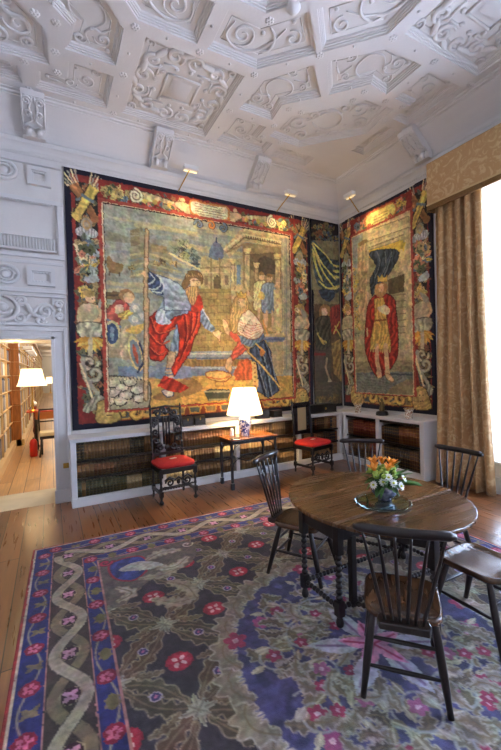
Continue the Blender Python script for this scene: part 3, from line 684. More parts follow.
# two small figures under the temple
for (x, y, k, col) in ((255,560,1,(206,190,130)),(300,570,.9,(120,134,150))):
    c.ell(g([(x,y-75)])[0], .055,.065, SKN); c.ell(g([(x,y-92)])[0], .06,.035, (150,110,60)); c.sm(g([(x-40,y-40),(x,y-55),(x+30,y-40),(x+36,y+40),(x+28,y+110),(x-40,y+110),(x-46,y+20)]), col, fold=.3, sp=.05, amp=.2, outline=(110,86,54), ow=.012)
    c.line(g([(x-15,y+110),(x-18,y+190)]), .05, SKN); c.line(g([(x+15,y+110),(x+18,y+190)]), .05, SKN); c.line(g([(x+30,y-30),(x+45,y-70)]), .035, SKN)
c.ell(g([(255,590)])[0], .07,.07, YEL, al=.8); c.poly(g([(100,560),(150,540),(220,620),(100,640)]), (186,164,110))
# pedestal at right
g = Z(210,290,5.57)
c.poly(g([(300,245),(410,240),(415,262),(300,262)]), (200,176,120)); c.poly(g([(300,262),(415,262),(405,290),(310,290)]), (120,132,150)); c.poly(g([(320,290),(405,290),(405,470),(330,470)]), (176,158,112), fold=0, sp=.2, amp=.1); c.line(g([(300,275),(410,275)]), .03, (90,106,134)); c.poly(g([(350,0),(395,0),(400,210),(355,210)]), (206,182,126), fold=0, sp=.12, amp=.12); c.ell(g([(360,220)])[0], .16,.05, (196,170,110))
# seated woman, basket and shield at left
g = Z(60,280,7.16)
c.poly(g([(305,95),(400,85),(500,110),(500,150),(305,140)]), (116,96,60)); c.line(g([(305,115),(420,110)]), .02, (80,66,46)); c.poly(g([(305,170),(500,200),(500,560),(305,560)]), (156,142,108)); 
c.sm(g([(330,220),(400,150),(450,150),(500,200),(480,260),(430,290),(420,420),(330,300),(310,250)]), (176,84,70), fold=.7, sp=.09, amp=.25, outline=(90,44,34), ow=.012); c.sm(g([(390,190),(440,180),(450,240),(400,240)]), (206,190,150)); c.ell(g([(475,115)])[0], .11,.10, (160,116,70)); c.ell(g([(490,130)])[0], .075,.08, SKN); c.sm(g([(410,250),(500,215),(520,260),(450,285)]), (200,170,80), fold=1, sp=.05); c.line(g([(330,280),(430,340)]), .03, (96,110,130))
c.ell(g([(372,385)])[0], .115,.19, (190,176,130)); c.ell(g([(372,385)])[0], .085,.15, (60,76,110)); c.ell(g([(370,385)])[0], .03,.11, (120,140,160))
c.sm(g([(420,420),(470,330),(520,330),(560,470),(520,560),(440,560)]), (176,158,120), fold=.2, sp=.07, amp=.2)
g = Z(130,300,5.57)
for (x, y) in ((30,50),(55,90),(25,110)): c.ell(g([(x,y)])[0], .09,.08, (150,156,150)); c.ell(g([(x,y)])[0], .05,.05, (196,196,180))
c.sm(g([(-30,170),(70,130),(80,150),(40,190)]), (206,174,84)); c.ell(g([(30,300)])[0], .10,.27, (206,184,120), rot=-.2); c.ell(g([(30,300)])[0], .075,.22, (120,130,134), rot=-.2); c.ell(g([(28,300)])[0], .03,.15, (176,84,60), rot=-.2)
c.line(g([(50,240),(75,330),(40,400)]), .03, DBL, smooth=True); c.sm(g([(60,420),(110,380),(180,350),(190,360),(90,430),(60,510),(40,500)]), (128,138,146))
g = Z(60,350,7.16)
c.sm(g([(310,210),(420,190),(560,210),(640,240),(620,420),(440,440),(320,420)]), (150,140,116), outline=(70,60,48), ow=.018)
for x, y, rx in ((370,240,.13),(440,270,.10),(500,235,.10),(370,310,.12),(470,330,.11),(550,290,.11),(430,370,.10),(350,370,.08),(560,350,.09)): c.ell(g([(x,y)])[0], rx*.98, .065, (64,56,46)); c.ell(g([(x,y-4)])[0], rx*.86, .055, (186,176,150)); c.ell(g([(x-8,y-8)])[0], rx*.5, .03, (206,198,172))
for i in range(12): c.line(g([(320+i*26,195),(330+i*26,215),(345+i*24,196)]), .014, (206,190,150)); c.line(g([(320+i*26,350+i*2),(333+i*26,362),(346+i*24,352)]), .014, (196,180,140))
# standing figure with staff
g = Z(130,300,5.57); h = Z(130,220,5.57)
c.sm(g([(320,430),(400,480),(360,520),(200,560),(120,540),(220,500)]), (120,92,56), al=.7)
c.poly(g([(190,-10),(340,-10),(350,70),(280,90),(230,140),(150,135),(135,80),(160,40)]), (128,146,166), fold=1.0, sp=.09, amp=.28)
c.poly(g([(255,120),(285,190),(285,290),(215,292),(235,220)]), (120,138,160), fold=.1, sp=.07, amp=.3); c.line(g([(215,290),(285,288)]), .02, CRM)
c.poly(g([(212,290),(252,290),(246,385),(232,480),(222,510),(190,505),(196,400)]), SKN, outline=(130,90,60), ow=.01)
for i in range(7): c.line(g([(192,385+i*18),(240,378+i*18)]), .022, LBL if i%2 else (96,110,134))
c.sm(g([(178,505),(210,492),(236,505),(238,530),(215,542),(185,525)]), (190,176,150), outline=DBL, ow=.014)
c.poly(g([(150,480),(185,420),(230,435),(330,488),(275,518),(205,505),(175,490)]), (168,44,24), fold=.8, sp=.08, amp=.35)
c.poly(g([(350,-20),(392,0),(388,150),(352,220),(335,290),(245,425),(228,385),(268,295),(272,200),(260,130),(225,170),(180,240),(215,290),(170,342),(115,332),(95,260),(93,180),(108,95),(150,60),(135,110),(200,135),(245,95),(320,75)]), (186,50,26), fold=.55, sp=.11, amp=.34, outline=(96,24,18), ow=.014)
for P in ([(110,110),(150,190),(240,160)],[(100,190),(160,250),(210,230)],[(105,270),(150,310),(200,290)],[(300,90),(310,190),(290,300)],[(340,80),(330,200),(270,340)],[(375,20),(365,130),(330,220)]): c.line(g(P), .028, (120,26,20), smooth=True); c.line([(x+1.6,y-.8) for x,y in g(P)], .014, (222,96,56), smooth=True)
c.sm(g([(140,80),(185,55),(200,100),(230,125),(200,140),(150,132)]), (176,190,196), fold=.5, sp=.06, amp=.2)
c.poly(g([(330,-5),(385,-30),(390,20),(350,60)]), (196,58,30)); c.poly(g([(392,40),(412,65),(432,115),(470,160),(458,185),(415,160),(388,120)]), (112,132,160), fold=.7, sp=.05, amp=.35); c.line(g([(395,45),(440,120)]), .02, (196,206,206))
c.sm(g([(455,178),(485,170),(505,180),(500,200),(492,235),(484,215),(465,200)]), SKN, outline=(120,80,50), ow=.008)
c.poly(h([(95,285),(125,300),(190,320),(262,350),(300,392),(335,425),(335,505),(190,505),(186,430),(140,415),(98,380)]), (150,164,178), fold=1.9, sp=.10, amp=.22, outline=(70,80,100), ow=.012)
c.poly(h([(95,285),(130,302),(165,330),(185,380),(180,420),(140,412),(98,380)]), (58,72,108), fold=.8, sp=.07, amp=.3)
for P in ([(150,310),(170,350),(150,385),(105,385)],[(165,325),(186,370),(170,405),(125,400)],[(110,300),(135,335),(100,360)]): c.line(h(P), .022, (186,196,200), smooth=True)
c.line(h([(92,62),(84,500)]), .075, (110,84,56)); c.line(g([(92,0),(84,550)]), .085, (110,84,56)); c.line(h([(92,62),(84,500)]), .045, (190,156,112)); c.line(g([(92,0),(84,550)]), .05, (190,156,112)); c.line(h([(0,75),(90,80),(0,95)]), .016, (150,140,110))
c.sm(h([(78,215),(95,208),(100,240),(92,275),(78,260)]), SKN, outline=(120,80,50), ow=.008); c.sm(h([(60,300),(80,290),(95,320),(80,320)]), SKN)
c.sm(h([(355,450),(380,420),(400,450),(395,505),(345,505)]), (190,54,30))
c.sm(h([(300,330),(320,290),(360,285),(398,305),(402,350),(385,365),(340,350),(300,390),(285,360)]), (120,92,50), outline=(84,60,36), ow=.01); c.sm(h([(330,340),(355,325),(388,345),(382,378),(345,385)]), SKN)
c.sm(h([(312,385),(345,372),(380,380),(372,430),(345,478),(320,440)]), (176,140,82), fold=.1, sp=.03, amp=.3, outline=(110,80,46), ow=.008); c.ell(h([(352,350)])[0], .012,.009, DK); c.ell(h([(376,352)])[0], .010,.009, DK); c.line(h([(366,352),(372,366)]), .012, (150,104,70)); c.line(h([(342,340),(384,342)]), .012, (120,86,50)); 
for i in range(8): c.line(h([(305+i*12,300+(i%3)*6),(312+i*12,318)]), .014, (190,156,90))
# brazier
g = Z(130,300,5.57)
c.sm(g([(420,405),(500,395),(560,415),(545,440),(500,455),(440,440)]), (206,170,90), outline=(130,60,30), ow=.016); c.line(g([(430,430),(500,440),(550,425)]), .02, (190,90,40), smooth=True); c.line(g([(470,450),(475,480),(520,480),(515,450)]), .02, (150,110,60))
c.poly(g([(410,510),(430,495),(545,495),(555,510),(540,560),(430,560)]), (62,66,60)); c.line(g([(412,510),(552,508)]), .03, (150,150,126)); c.line(g([(440,555),(540,552)]), .03, (130,130,110))
# kneeling crowned figure
g = Z(210,290,5.57)
c.poly(g([(150,400),(205,380),(245,430),(240,520),(130,520)]), (184,84,40), fold=.15, sp=.07, amp=.22); c.poly(g([(130,505),(240,500),(240,535),(130,535)]), (206,170,80)); c.sm(g([(130,480),(150,420),(190,390),(235,420),(240,500)]), (206,96,48), fold=.2, sp=.08, amp=.25)
c.poly(g([(215,330),(295,280),(335,340),(345,430),(385,545),(380,560),(320,600),(250,560),(235,430)]), (64,80,104), fold=.35, sp=.09, amp=.45, outline=(30,34,50), ow=.014)
for P in ([(300,300),(330,400),(350,500)],[(270,330),(300,430),(330,590)],[(250,400),(270,480),(300,590)]): c.line(g(P), .03, (24,28,44), smooth=True); c.line([(x+2,y) for x,y in g(P)], .012, (150,164,170), smooth=True)
c.poly(g([(225,400),(250,400),(265,520),(245,590),(232,520)]), (214,180,100)); 
for i in range(7): c.ell(g([(245,410+i*25)])[0], .014,.014, (150,70,30))
c.sm(g([(160,270),(190,320),(205,330),(180,350),(125,390),(105,380),(120,350),(150,290)]), (196,82,58), fold=.8, sp=.07, amp=.2, outline=(110,40,30), ow=.01); c.sm(g([(105,235),(145,240),(160,275),(145,290),(110,260)]), (196,82,58)); c.sm(g([(95,380),(112,375),(118,400),(110,460),(95,450),(80,430),(85,400)]), SKN, outline=(120,80,50), ow=.008); c.sm(g([(65,165),(90,180),(105,245),(85,245),(70,210)]), SKN, outline=(120,80,50), ow=.008)
c.poly(g([(150,250),(240,270),(295,240),(300,270),(260,300),(220,320),(170,300)]), (92,110,130), fold=.6, sp=.05, amp=.35)
c.sm(g([(155,150),(200,110),(245,140),(295,225),(240,275),(150,235)]), (216,196,164), outline=(150,90,60), ow=.014)
for i in range(5): c.line(g([(160,180+i*13),(225,200+i*17),(285-i*2,190+i*12)]), .012, (186,120,90))
for i in range(14): c.ell(g([(170+(i*37)%105,165+(i*23)%80)])[0], .009,.014, (90,60,50))
c.sm(g([(110,110),(140,40),(180,20),(210,60),(205,110),(160,160),(140,240),(112,220)]), (186,150,90), fold=.2, sp=.035, amp=.25, outline=(120,84,44), ow=.01); c.sm(g([(150,60),(185,45),(190,85),(160,95)]), SKN); c.ell(g([(158,70)])[0], .009,.008, DK); c.poly(g([(150,45),(140,10),(158,28),(170,5),(180,26),(200,12),(195,50)]), (214,176,80), outline=(130,90,40), ow=.008)
c.line(g([(205,345),(270,405),(390,548)]), .045, (110,80,44)); c.line(g([(205,345),(270,405),(390,548)]), .028, (206,176,100)); c.line(g([(250,300),(300,345)]), .03, (206,170,80)); c.ell(g([(285,350)])[0], .05,.06, ORG)
c.line(g([(290,170),(310,230),(315,250)]), .03, (206,150,70)); c.poly(g([(390,545),(440,560),(440,612),(370,612)]), (190,150,80))
# columns' edge: restore frame outside the field
mask = (c.X < fx0) | (c.X > fx1) | (c.Y < fy0) | (c.Y > fy1)
c.a[mask] = save_border[mask]
# hanging pieces of the cartouche overlap the field
for (x, y) in ((0.52,.0),(.47,.02),(.57,.01)): c.scroll(W_*x-.02, fy0+.05+y, .08, 1.1, x*20, 1, .035, ORG if x==.52 else BLU)
bendA = lambda u, v: .010*np.sin(u*3.1+1.2*np.sin(v*1.3)) * (v/3.6) 
MA = Matrix(((1,0,0,AX0),(0,0,-1,-.03),(0,-1,0,AZ1),(0,0,0,1)))
tapA = c.mesh('tapestry', MA, wool, bend=bendA, gain=1.10*np.array([1.04,1.0,.92]), sat=.86)
tag(tapA, 'large wall tapestry of a robed bearded figure with a staff facing a kneeling crowned one', 'tapestry')

# ---------- narrow tapestry next to the corner
BX0, BX1 = -.745, -.035
c = Canvas(BX1-BX0, AZ1-AZ0, .0095, (14,14,24)); c.conv = lambda p: (wall_a(*p)[0]-BX0, AZ1-wall_a(*p)[1]); W_, H_ = c.w, c.h
c.poly([(.045,.05),(W_-.03,.05),(W_-.03,H_-.07),(.045,H_-.07)], (120,110,76), raw=True)
c.poly([(.045,.05),(W_-.03,.05),(W_-.03,.56),(.045,.56)], (34,28,24), raw=True); c.bunch(W_/2, .28, W_*.46, .2, [(110,100,60),(90,96,80),(130,80,50),(70,84,96),(140,126,70)], 90, 6, .045); c.poly([(.045,.52),(W_-.03,.52),(W_-.03,.60),(.045,.60)], (120,36,26), raw=True)
g = Z(290,210,7.5)
c.poly(g([(150,230),(365,240),(365,600),(150,600)]), (134,124,84)); 
c.sm(g([(150,235),(200,260),(280,360),(365,400),(365,600),(300,620),(200,560),(160,380)]), (60,72,74), fold=.9, sp=.1, amp=.4)
for P in ([(160,260),(220,390),(330,520)],[(165,250),(260,340),(300,400)],[(180,330),(240,470),(330,590)],[(160,300),(190,440),(230,530)],[(320,420),(365,425)],[(320,460),(365,462)],[(310,500),(365,505)],[(210,540),(280,590),(365,570)]): c.line(g(P), .035, (196,180,84), smooth=True); c.line([(x+1.2,y+1) for x,y in g(P)], .016, (226,208,110), smooth=True)
c.sm(g([(210,600),(300,600),(330,640),(290,690),(230,660)]), (50,62,74), fold=1.3, sp=.06, amp=.4)
g = Z(290,300,6.82)
c.poly(g([(160,30),(350,30),(350,700),(160,700)]), (88,72,48)); c.poly(g([(165,300),(270,300),(270,690),(165,690)]), (80,72,56)); c.sm(g([(195,60),(230,30),(265,60),(260,140),(200,150)]), (150,110,60)); c.ell(g([(228,85)])[0], .07,.09, SKN)
c.sm(g([(170,140),(210,110),(270,130),(270,260),(250,330),(180,340),(165,230)]), (70,66,50), fold=.2, sp=.07, amp=.4, outline=(30,26,22)); c.sm(g([(270,60),(345,40),(350,160),(290,240),(270,170)]), (124,44,32), fold=.3, sp=.06, amp=.3)
for P in ([(200,260),(225,300)],[(205,270),(240,290)],[(180,230),(215,300)],[(290,230),(330,150)],[(300,180),(345,260)]): c.line(g(P), .03, (196,176,84))
c.line(g([(165,370),(230,372)]), .05, (120,40,30)); c.poly(g([(275,300),(350,260),(350,560),(290,500)]), (140,112,60), fold=.4, sp=.07, amp=.3); c.line(g([(245,400),(235,460),(262,545)]), .045, (176,150,110)); c.sm(g([(252,545),(275,545),(280,568),(255,565)]), (190,170,130)); c.poly(g([(165,560),(350,560),(350,640),(165,640)]), (84,76,56), fold=PI/2, sp=.06, amp=.15); c.bunch(W_*.5, H_-.16, W_*.42, .07, [(140,112,60),(110,90,50),(90,80,60)], 40, 2, .04)
MB = Matrix(((1,0,0,BX0),(0,0,-1,-.03),(0,-1,0,AZ1),(0,0,0,1)))
tapC = c.mesh('tapestry', MB, wool, bend=lambda u, v: .004*np.sin(u*6), gain=1.1, sat=.9)
tag(tapC, 'narrow dark wall tapestry with a striped drape, hung in the room corner', 'tapestry')

# ---------- window-wall tapestry
TY0, TY1 = -.045, -2.09
c = Canvas(TY0-TY1, AZ1-AZ0, .0095, NAVY); c.conv = lambda p: (TY0-wall_b(*p)[0], AZ1-wall_b(*p)[1]); W_, H_ = c.w, c.h
fx0, fx1, fy0, fy1 = .36, W_-.42, .40, H_-.30
border_v(c, .05, .31, .06, H_-.09, 12); border_v(c, W_-.37, W_-.08, .06, H_-.09, 15, -1)
c.poly([(W_-.42,.05),(W_-.36,.05),(W_-.36,H_-.1),(W_-.42,H_-.1)], RED, raw=True)
c.poly([(.31,.06),(W_-.37,.06),(W_-.37,fy0),(.31,fy0)], (140,40,28), raw=True); c.bunch(W_*.24+.1,.26,.16,.12,[YEL,GRN,BLU,PNK,TAN],40,3,.05); c.bunch(W_*.70,.24,.13,.12,[YEL,GRN,BLU,PNK,TAN],34,4,.05)
c.sm([(W_*.36,.12),(W_*.5,.10),(W_*.64,.12),(W_*.66,.30),(W_*.5,.38),(W_*.34,.30)], (226,206,110), raw=True, outline=ORG, ow=.03); c.scroll(W_*.38,.33,.07,1.2,0,1,.03,(196,90,50)); c.scroll(W_*.60,.33,.07,1.2,PI,-1,.03,(196,90,50))
for i in range(3): c.line([(W_*.42,.20+i*.05),(W_*.58,.20+i*.05)], .01, (150,110,60), raw=True)
border_bot(c, .20, W_-.10, fy1+.04, H_-.09, 6)
for d, col in ((-.06,RED2),(-.02,(206,176,130))): c.poly([(fx0+d,fy0+d),(fx1-d,fy0+d),(fx1-d,fy1-d*.5),(fx0+d,fy1-d*.5)], col, raw=True)
sb = c.a.copy(); c.poly([(fx0,fy0),(fx1,fy0),(fx1,fy1),(fx0,fy1)], (170,158,118), raw=True)
g = Z(340,170,5.01)
c.poly(g([(60,300),(130,280),(140,520),(65,520)]), (140,146,136)); c.poly(g([(120,290),(350,200),(350,520),(120,520)]), (196,178,128))
for P, w in (([(130,300),(350,225)],.05),([(140,350),(350,280)],.06),([(150,380),(340,310)],.03)): c.line(g(P), w, (216,198,146)); c.line([(x,y+2) for x,y in g(P)], .015, (130,110,76))
c.poly(g([(95,370),(140,350),(140,800),(95,800)]), (186,160,110), fold=0, sp=.08, amp=.18); c.ell(g([(120,365)])[0], .12,.04, (150,116,70)); c.poly(g([(325,310),(360,300),(360,900),(325,900)]), (190,172,124), fold=0, sp=.1, amp=.12)
c.poly(g([(150,400),(325,345),(325,800),(150,800)]), (160,150,106)); c.sm(g([(290,420),(325,380),(325,500),(280,505)]), (206,190,130))
c.poly(g([(150,405),(325,350),(325,395),(150,440)]), (214,182,64)); 
for i in range(8): x = 155+i*23; y = 415-i*6.5; c.sm(g([(x,y),(x+11,y-4),(x+20,y-4),(x+10,y+40)]), (214,182,64))
g = Z(340,250,5.01)
c.sm(g([(150,20),(200,0),(290,0),(300,40),(260,110),(220,160),(190,190),(165,230),(155,150),(185,80)]), (54,66,80), fold=.25, sp=.075, amp=.45, outline=(20,24,34))
for P in ([(190,10),(205,60),(180,140)],[(230,10),(235,80),(200,150)],[(265,10),(250,70),(225,130)]): c.line(g(P), .02, (110,124,134), smooth=True)
c.poly(g([(245,150),(330,120),(330,210),(250,225)]), (96,84,54)); 
for i in range(7): c.line(g([(250,230+i*32),(335,222+i*32)]), .02, (130,116,84)); 
c.poly(g([(65,100),(95,90),(95,400),(65,400)]), (176,170,120)); c.bunch(c.conv(g([(85,250)])[0])[0], c.conv(g([(85,250)])[0])[1], .07, .7, [YEL,(150,150,120),(196,180,110)], 60, 5, .05)
g = Z(340,320,5.01)
c.poly(g([(78,200),(370,200),(370,270),(78,270)]), (140,128,96), fold=PI/2, sp=.07, amp=.14); c.line(g([(78,205),(370,195)]), .04, (176,160,116)); c.poly(g([(78,265),(370,258),(372,400),(80,400)]), (112,118,112), fold=PI/2+.1, sp=.04, amp=.14); c.sm(g([(250,350),(340,300),(370,300),(370,390),(270,395)]), (134,124,92)); c.line(g([(160,265),(370,275)]), .03, (70,78,86))
# crowned figure
g = Z(340,250,5.01)
c.sm(g([(160,245),(200,220),(255,225),(285,270),(300,450),(285,560),(200,640),(140,540),(128,440),(140,300)]), (160,44,30), fold=.25, sp=.09, amp=.38, outline=(70,22,18), ow=.014)
c.poly(g([(175,245),(225,240),(240,340),(262,470),(262,500),(155,500),(158,450),(180,340)]), (206,168,80), fold=.1, sp=.055, amp=.22, outline=(130,90,40), ow=.01)
for i in range(9): c.ell(g([(160+i*12,505)])[0], .02,.03, (196,160,90))
c.sm(g([(195,285),(240,280),(258,310),(235,325),(200,305)]), (206,196,160)); c.line(g([(150,280),(140,340),(140,400)]), .05, (150,40,30)); c.line(g([(140,395),(142,430)]), .04, SKN); c.line(g([(180,355),(235,350)]), .03, (130,80,40))
c.sm(g([(185,175),(235,165),(240,210),(205,240),(180,215)]), (176,134,80)); c.ell(g([(212,192)])[0], .06,.075, SKN); c.ell(g([(204,190)])[0], .008,.008, DK); c.ell(g([(220,190)])[0], .008,.008, DK); c.line(g([(212,192),(214,203)]), .008, (150,104,70)); c.poly(g([(195,160),(190,128),(205,140),(215,122),(226,140),(242,125),(240,160)]), (214,176,80), outline=(130,90,40), ow=.008)
g = Z(340,320,5.01)
c.line(g([(190,130),(192,210),(205,270)]), .095, (196,160,118)); c.line(g([(235,130),(242,210),(245,270)]), .10, (206,170,124)); c.sm(g([(190,262),(212,260),(215,285),(195,288)]), SKN); c.sm(g([(232,268),(255,270),(280,300),(265,312),(240,290)]), SKN, outline=(120,80,50), ow=.008)
m_ = (c.X < fx0) | (c.X > fx1) | (c.Y < fy0) | (c.Y > fy1); c.a[m_] = sb[m_]
MT = Matrix(((0,0,-1,-.03),(-1,0,0,TY0),(0,-1,0,AZ1),(0,0,0,1)))
tapB = c.mesh('tapestry', MT, wool, bend=lambda u, v: .008*np.sin(u*4+v), gain=1.08*np.array([1.03,1.0,.93]), sat=.84)
tag(tapB, 'tapestry of a crowned figure in a red cloak, between corner and gold curtain', 'tapestry')

# ================================================================== RUG
RW, RL = 3.95, 5.1
c = Canvas(RW, RL, .0075, (66,56,58)); N0 = vnoise(c.H, c.W, 90, 31, 3)
rr = lambda d, col, **k: c.poly([(d,d),(RW-d,d),(RW-d,RL-d),(d,RL-d)], col, raw=True, **k)
BG = (72,60,56); RB = (44,48,104); CRE = (172,158,134); OLV = (124,109,82); PK = (146,50,78); LP = (188,142,152); LINEC = (170,120,110)
rr(0,(150,44,44)); rr(.022,(196,176,150)); rr(.034,RB); rr(.175,LINEC); rr(.185,(66,54,48)); rr(.425,LINEC); rr(.435,RB); rr(.545,LINEC); rr(.555,(58,51,56))
def side_iter():
    # yields (point function (t, d) -> xy, length) for the four sides
    yield (lambda t, d: (d, t)), RL; yield (lambda t, d: (t, d)), RW; yield (lambda t, d: (RW-d, t)), RL; yield (lambda t, d: (t, RL-d)), RW
for f, L in side_iter():
    n = int(round((L-.62)/.355)); st = (L-.62)/n
    # ribbon guilloche with ovals
    for s_ in (1,-1):
        P = [f(.31+st*i/10, .305+s_*.084*math.cos(PI*i/10)) for i in range(10*n+1)]
        c.line(P, .080, (50,42,38), raw=True); c.line(P, .066 if s_ > 0 else .070, OLV if s_ > 0 else CRE, raw=True)
        if s_ < 0: c.line(P, .046, (150,137,114), raw=True, al=.5)
    for i in range(n+1):
        x, y = f(.31+st*i, .305); c.ell((x,y), .060, .060, (150,134,106), raw=True); c.ell((x,y), .050, .058, (58,28,40), raw=True)
        for j in range(4): a = PI/4+j*PI/2; c.ell((x+.025*math.cos(a), y+.025*math.sin(a)), .023, .016, (196,140,164), rot=a, raw=True)
        c.ell((x,y), .008,.008, (120,40,70), raw=True)
    for d, n2, r in ((.105, int(L/.36), .036), (.49, int((L-.9)/.36), .036)):
        o0 = .2 if d < .2 else .5; st2 = (L-2*o0)/n2
        P = [f(o0+st2*i/6, d+.045*math.sin(PI*i/6)*(1 if d<.2 else 1)) for i in range(6*n2+1)]; c.line(P, .012, (150,140,120), raw=True)
        for i in range(n2+1):
            x, y = f(o0+st2*i, d); c.ell((x,y), .055, .055, (134,28,52), raw=True)
            for j in range(5): a = j*2*PI/5; c.ell((x+r*.7*math.cos(a), y+r*.7*math.sin(a)), r*.42, r*.34, (196,104,124), rot=a, raw=True)
            x, y = f(o0+st2*(i+.5), d+.012)
            if i < n2: 
                for a in (.6,-.6,PI+.6,PI-.6): c.leaf(x, y, .055, .016, a, OLV)
                if d > .2: c.ell((x,y), .03,.055, (110,104,60), raw=True)
# field lattice
A_ = .72; u0, v0 = 1.25, 1.0
def serr(P, w, col, vein=None, n=26, seed=0, oc=None):   # serrated acanthus leaf along a path
    P = catm(P, 12); m = len(P); q_ = random.Random(seed)
    L_, R_ = [], []
    for i in range(m):
        a = P[max(0,i-1)]; b = P[min(m-1,i+1)]; dx, dy = b[0]-a[0], b[1]-a[1]; l = math.hypot(dx,dy) or 1; t = i/(m-1)
        ww = w*1.1*math.sin(PI*min(1,t*.95+.03))**.7*(1+.34*math.sin(2*PI*t*5.5)); L_.append((P[i][0]-dy/l*ww, P[i][1]+dx/l*ww)); R_.append((P[i][0]+dy/l*ww, P[i][1]-dx/l*ww))
    c.poly(L_+R_[::-1], col, raw=True, outline=oc or (150,136,108), ow=.0085); c.line(P, .010, vein or (120,104,78), raw=True)
inner = (.56, RW-.56, .56, RL-.56)
fld = c.a.copy()
for i in range(-2, 12):
    for j in range(-2, 16):
        x = u0+(i+(j%2)*.5)*A_; y = v0+(j*.5)*A_
        if not (-.5 < x < RW+.5 and -.5 < y < RL+.5): continue
        # dark ground shapes between leaves
        for s_ in (-1,1):
            for t_ in (-1,1):
                serr([(x+s_*.35,y+t_*.02),(x+s_*.25,y+t_*.06),(x+s_*.14,y+t_*.14),(x+s_*.03,y+t_*.30)], .040, (92,72,52) if s_*t_>0 else (80,72,54), seed=i*31+j)
                if t_ > 0: serr([(x+s_*.10,y+t_*.03),(x+s_*.20,y+t_*.02),(x+s_*.27,y-t_*.03)], .022, (100,82,58), seed=i)
                c.ell((x+s_*.18,y+t_*.18), .034,.034, (176,160,170), raw=True); c.ell((x+s_*.18,y+t_*.18), .026,.026, (70,58,104), raw=True); c.ell((x+s_*.18,y+t_*.18), .011,.011, (190,110,150), raw=True)
for i in range(-2, 12):
    for j in range(-2, 16):
        x = u0+(i+(j%2)*.5)*A_; y = v0+(j*.5)*A_
        if not (-.5 < x < RW+.5 and -.5 < y < RL+.5): continue
        c.ell((x,y), .082,.074, (150,34,52), raw=True)
        for k_ in range(6): a = k_*PI/3+.3; c.ell((x+.05*math.cos(a), y+.046*math.sin(a)), .026,.02, (170,44,62), rot=a, raw=True)
        for k_ in range(4): a = PI/4+k_*PI/2; c.ell((x+.032*math.cos(a), y+.030*math.sin(a)), .019,.013, (206,166,160), rot=a, raw=True)
        x2 = x+A_/2   # pale star leaf
        for k_ in range(8):
            a = k_*PI/4; c.leaf(x2, y, .11 if k_%2 == 0 else .07, .019, a, (160,156,134), vein=(120,112,92))
# medallion
mx, my = RW/2+.02, RL/2-.02; MR = .86
Dm = np.hypot((c.X-mx)/1.0, (c.Y-my)/1.12); md_ = Dm < MR
sl = (slice(None), slice(None)); c.put(sl, md_.astype(float), (70,68,102), fold=1.1, sp=1.4, amp=.2)
nseg = 26
for k_ in range(nseg):
    a = 2*PI*k_/nseg; b = a+2*PI/nseg*1.25
    P = [(mx+(MR+r_)*math.cos(t_), my+(MR+r_)*1.12*math.sin(t_)) for t_, r_ in ((a,-.03),((a*2+b)/3,.05),((a+2*b)/3,.05),(b,-.03))]
    serr(P, .062, (136,124,104), seed=k_, oc=(176,166,146))
    if k_ % 5 == 0: c.bloom(mx+(MR-.02)*math.cos(a), my+(MR-.02)*1.12*math.sin(a), .075, PK, LP, 5, a)
    if k_ % 5 == 1: c.bloom(mx+(MR-.17)*math.cos(a), my+(MR-.17)*1.12*math.sin(a), .06, (150,70,110), (214,170,180), 6, a)
for k_ in range(20):   # vine scrolls and leaf sprays inside
    a = 2*PI*k_/20; s_ = 1 if k_%2 else -1; kr = .62 if k_%2 else .40
    cxk, cyk = mx+kr*math.cos(a), my+kr*1.12*math.sin(a)
    for b_ in range(3): serr([(cxk,cyk),(cxk+.09*math.cos(a+b_*2.1),cyk+.09*math.sin(a+b_*2.1)),(cxk+.17*math.cos(a+b_*2.1+.5),cyk+.17*math.sin(a+b_*2.1+.5))], .034, (124,114,96) if b_ else (104,92,74), oc=(166,158,142))
    P = spiral(cxk, cyk, .15, 1.25, a+PI/2, s_, r1=.3); c.line(P, .016, (150,150,146), raw=True)
    for t_ in range(2, len(P)-2, 3): c.leaf(P[t_][0], P[t_][1], .10, .024, a+t_*1.1, (168,158,138) if t_%2 else (134,120,96), vein=(196,186,160))
    c.bloom(cxk, cyk, .05, PK if k_%2 else (160,92,124), (206,170,180), 5, a)
q5 = random.Random(77)
for k_ in range(90):   # dense pale leafage
    a = q5.random()*2*PI; r_ = MR*math.sqrt(q5.random())*.86; x, y = mx+r_*math.cos(a), my+r_*1.12*math.sin(a); b_ = q5.random()*2*PI; L = q5.uniform(.10,.20)
    serr([(x,y),(x+L*.5*math.cos(b_),y+L*.5*math.sin(b_)),(x+L*math.cos(b_+.5),y+L*math.sin(b_+.5))], q5.uniform(.022,.036), q5.choice([(124,114,96),(100,88,70),(84,74,66),(140,132,120)]), oc=(166,158,144))
    if k_ % 6 == 0: c.bloom(x, y, .042, PK, LP, 5, a)
for k_ in range(6): 
    a = 2*PI*k_/6+.3; c.leaf(mx+.08*math.cos(a), my+.08*math.sin(a), .34, .065, a+.2, (176,178,184), vein=(130,110,136)); 
for k_ in range(5): a = 2*PI*k_/5; c.leaf(mx, my, .22, .05, a, (206,140,170), vein=(160,50,90))
